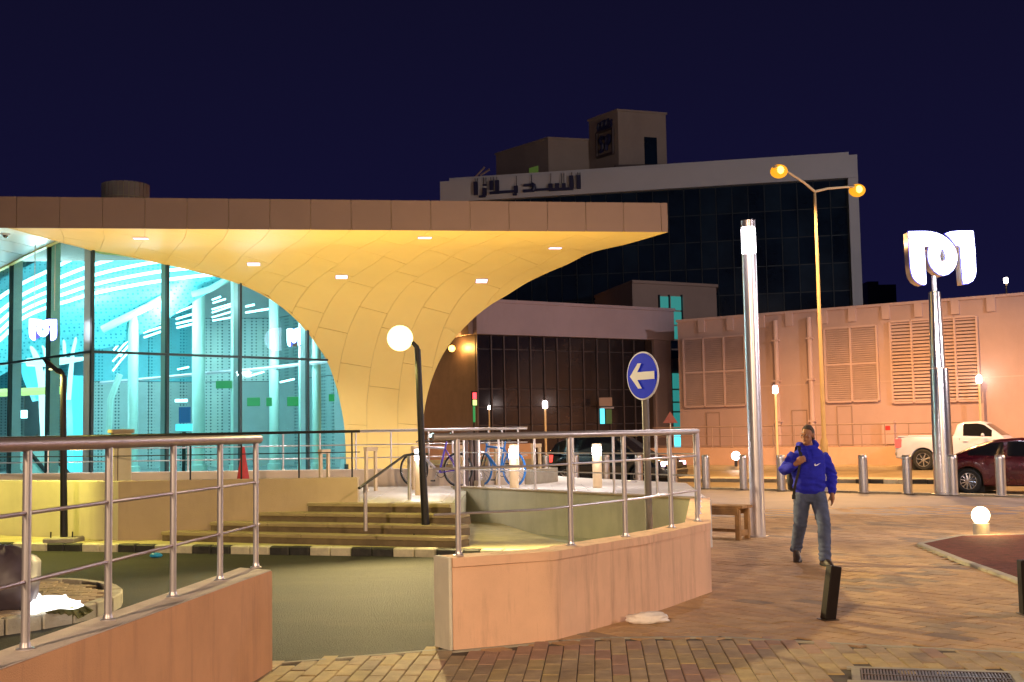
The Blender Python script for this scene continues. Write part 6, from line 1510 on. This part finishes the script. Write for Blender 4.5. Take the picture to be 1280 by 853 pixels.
def folds(co):
    z = co.z; f_ = noise.noise(Vector((co.x * 8, co.y * 6, z * 13))) * .013 + noise.noise(Vector((co.x * 20, co.y * 14, z * 42))) * .004
    f_ += .006 * math.sin(z * 70 + co.x * 18 + 3 * noise.noise(co * 6)) * max(0, 1 - abs(z - .98) / .14)
    if abs(co.x) > .2: f_ += .0035 * math.sin((z + co.x * .4) * 80 + 4 * noise.noise(co * 9))
    if z < .9: f_ *= .3
    return f_
hood = remesh(hd, 'hoodie', 'hoodie', .0095, 3, folds, man)
# drawstring + kangaroo pocket seam, chest swoosh
bv_ = BVHTree.FromPolygons([v.co for v in hood.data.vertices], [tuple(p.vertices) for p in hood.data.polygons])
def onchest(x, z, d=.004):
    h = bv_.ray_cast(Vector((x, -1, z)), Vector((0, 1, 0))); return Vector((x, (h[0].y if h[0] else -.15) - d, z))
sw = [(-.5, -.02), (-.49, -.13), (-.42, -.21), (-.30, -.22), (-.05, -.14), (.5, .20), (-.08, -.02), (-.27, -.06), (-.35, -.03), (-.36, .05), (-.31, .16), (-.40, .10)]
sw = [(x * .085, z * .085) for x, z in sw]
cu_ = curve_mesh('swoosh', [sw], .002, 'sign_white')
for v in cu_.vertices:
    q = onchest(.078 + v.co.x, 1.238 + v.co.z); v.co = Vector((q.x, q.y - .001 + v.co.y, q.z))
addobj('chest_mark', cu_, man)
# local-space builds under the person are in local coordinates already
def mbuild(mb, nm, m, **k): me = mb.mesh(nm, m, None, **k); return addobj(nm, me, man)
for sx_, ln in ((-.035, .16), (.03, .14)):
    mbuild(MB().tube([onchest(sx_, 1.435 - ln * k / 5, .006) for k in range(6)], .0035, 6), 'drawstring', 'hoodie')
# jeans
jn = MB()
jn.loft([ov((.003, 0), .150, .112, .95), ov((.003, 0), .163, .118, .88), ov((.003, 0), .168, .120, .82), ov((.003, 0), .150, .105, .77)])
for a, b, c in ((HPl, KNl, ANl), (HPr, KNr, ANr)):
    a, b, c = Vector(a), Vector(b), Vector(c)
    jn.tube([a, a.lerp(b, .3), a.lerp(b, .65), b, b.lerp(c, .35), b.lerp(c, .75), c, c + (c - b).normalized() * .035], [.104, .104, .094, .084, .080, .075, .074, .074], 18)
def jf(co):
    f_ = noise.noise(Vector((co.x * 14, co.y * 10, co.z * 20))) * .006
    for kz, am in ((.50, .0035), (.15, .007), (.80, .003)): f_ += am * math.sin(co.z * 90 + co.x * 40 + 5 * noise.noise(co * 8)) * max(0, 1 - abs(co.z - kz) / .13)
    return f_
remesh(jn, 'jeans', 'jeans', .009, 2, jf, man)
# shoes
def shoe(an, yaw, pitch):
    c = Vector(an); m_ = Matrix.Translation(Vector((c.x, c.y, 0))) @ Matrix.Rotation(yaw, 4, 'Z')
    piv = m_ @ Vector((0, -.13, 0)); rot = Matrix.Translation(piv) @ (Matrix.Rotation(yaw, 4, 'Z') @ Matrix.Rotation(pitch, 4, 'X') @ Matrix.Rotation(-yaw, 4, 'Z')) @ Matrix.Translation(-piv)
    T = lambda p: rot @ (m_ @ Vector(p))
    prof = [(.085, .030, .055), (.06, .038, .10), (.02, .042, .125), (-.03, .042, .10), (-.08, .048, .072), (-.13, .050, .058), (-.17, .042, .045), (-.195, .02, .03)]
    r_ = [[T((w1 * x, y, .018 + h1 * z)) for x, z in ((-1, 0), (-1, .35), (-.75, .75), (-.3, 1), (.3, 1), (.75, .75), (1, .35), (1, 0))] for y, w1, h1 in prof]
    s_ = MB().loft(r_); o = mbuild(s_, 'shoe', 'shoe')
    sole = MB().loft([[T((w1 * 1.08 * x, y * 1.02, z)) for x, z in ((-1, .0), (-1, .022), (1, .022), (1, .0))] for y, w1, h1 in prof]); mbuild(sole, 'sole', 'rubber')
    for k in range(4): mbuild(MB().tube([T((-.022, -.045 - k * .02, .112 - k * .012)), T((.022, -.045 - k * .02, .112 - k * .012))], .004, 5), 'lace', 'rim')
shoe((ANl[0], ANl[1] + .0, 0), math.radians(-8), math.radians(24)); shoe((ANr[0], ANr[1] + .02, 0), math.radians(8), 0)
# bag hanging behind his right shoulder with a strap across the front
bg_ = thing('shoulder_bag', 'dark bag slung behind the right shoulder of the man in blue, strap hanging down', 'bag', (pz.x, pz.y, 0))
def bbuild(mb, nm, m, **k): me = mb.mesh(nm, m, None, **k); return addobj(nm, me, bg_)
rg = [ov((-.13, .20), rx, ry, z, 18, 3) for rx, ry, z in ((.06, .04, .90), (.09, .055, .92), (.10, .06, 1.08), (.095, .06, 1.24), (.075, .045, 1.29), (.04, .02, 1.30))]
bbuild(MB().loft(rg), 'bag_body', 'bag_black', angle=60)
def strap(pts, w_, nm):
    rows = []
    for i, p in enumerate(pts):
        p = Vector(p); rows.append([p + Vector((-w_, 0, 0)), p + Vector((-w_, -.006, 0)), p + Vector((w_, -.006, 0)), p + Vector((w_, 0, 0))])
    bbuild(MB().loft(rows), nm, 'bag_black')
fr_ = [onchest(-.118 - .0 * k, 1.42 - k * .028, .006) for k in range(0, 7)]
strap([(-.13, .12, 1.36), (-.125, .06, 1.455), (-.12, -.03, 1.475)] + [tuple(p) for p in fr_], .021, 'strap')
strap([(-.15, -.19, 1.26), (-.17, -.175, 1.15), (-.20, -.15, 1.02), (-.215, -.12, .93), (-.222, -.10, .86)], .016, 'loose_strap')
bbuild(MB().box((-.222, -.10, .84), (.045, .02, .06)), 'buckle', 'bag_black', bevel=.006)
# wristband / dark cuff on the hanging hand
mbuild(MB().tube([Vector(ELr).lerp(Vector(WRr), .95), Vector(ELr).lerp(Vector(WRr), 1.0)], .042, 14), 'cuff', 'hoodie')
# ================================================================ added canopy uplights, unseen on the terrace behind the low wall
for k, (x, y, e) in enumerate(((-6.2, 26.0, .9), (-1.2, 25.8, 1.0), (-9.6, 26.0, .5), (2.3, 24.2, .6), (-14.5, 25.6, .5))):
    t = thing('added_uplight', ('added unseen ground uplight behind the low cream wall under the glass arch', 'added unseen ground uplight behind the low cream wall at the canopy leg', 'added unseen ground uplight far left behind the low cream wall', 'added unseen ground uplight near the right end of the terrace', 'added unseen white uplight at the far left, in place of hall light on the pale soffit')[k], 'light', (x, y, TZ))
    MB().lathe((x, y, TZ), [(.16, .0), (.16, .03), (.13, .035)], 20).build('ring', 'steel_dull', t); MB().lathe((x, y, TZ), [(.125, .02), (.125, .032), (.01, .036)], 20).build('lens', 'em_added_uplight', t)
    slight('uplight_beam', (x, y, TZ + .1), ((x + (-.5 if k != 1 else .3) - (3 if k == 4 else 0)), y + 1.4, 6), E_UP * e, (1, .63, .09) if k < 4 else (.8, .85, 1), 120 if k < 4 else 90, .8, .15)
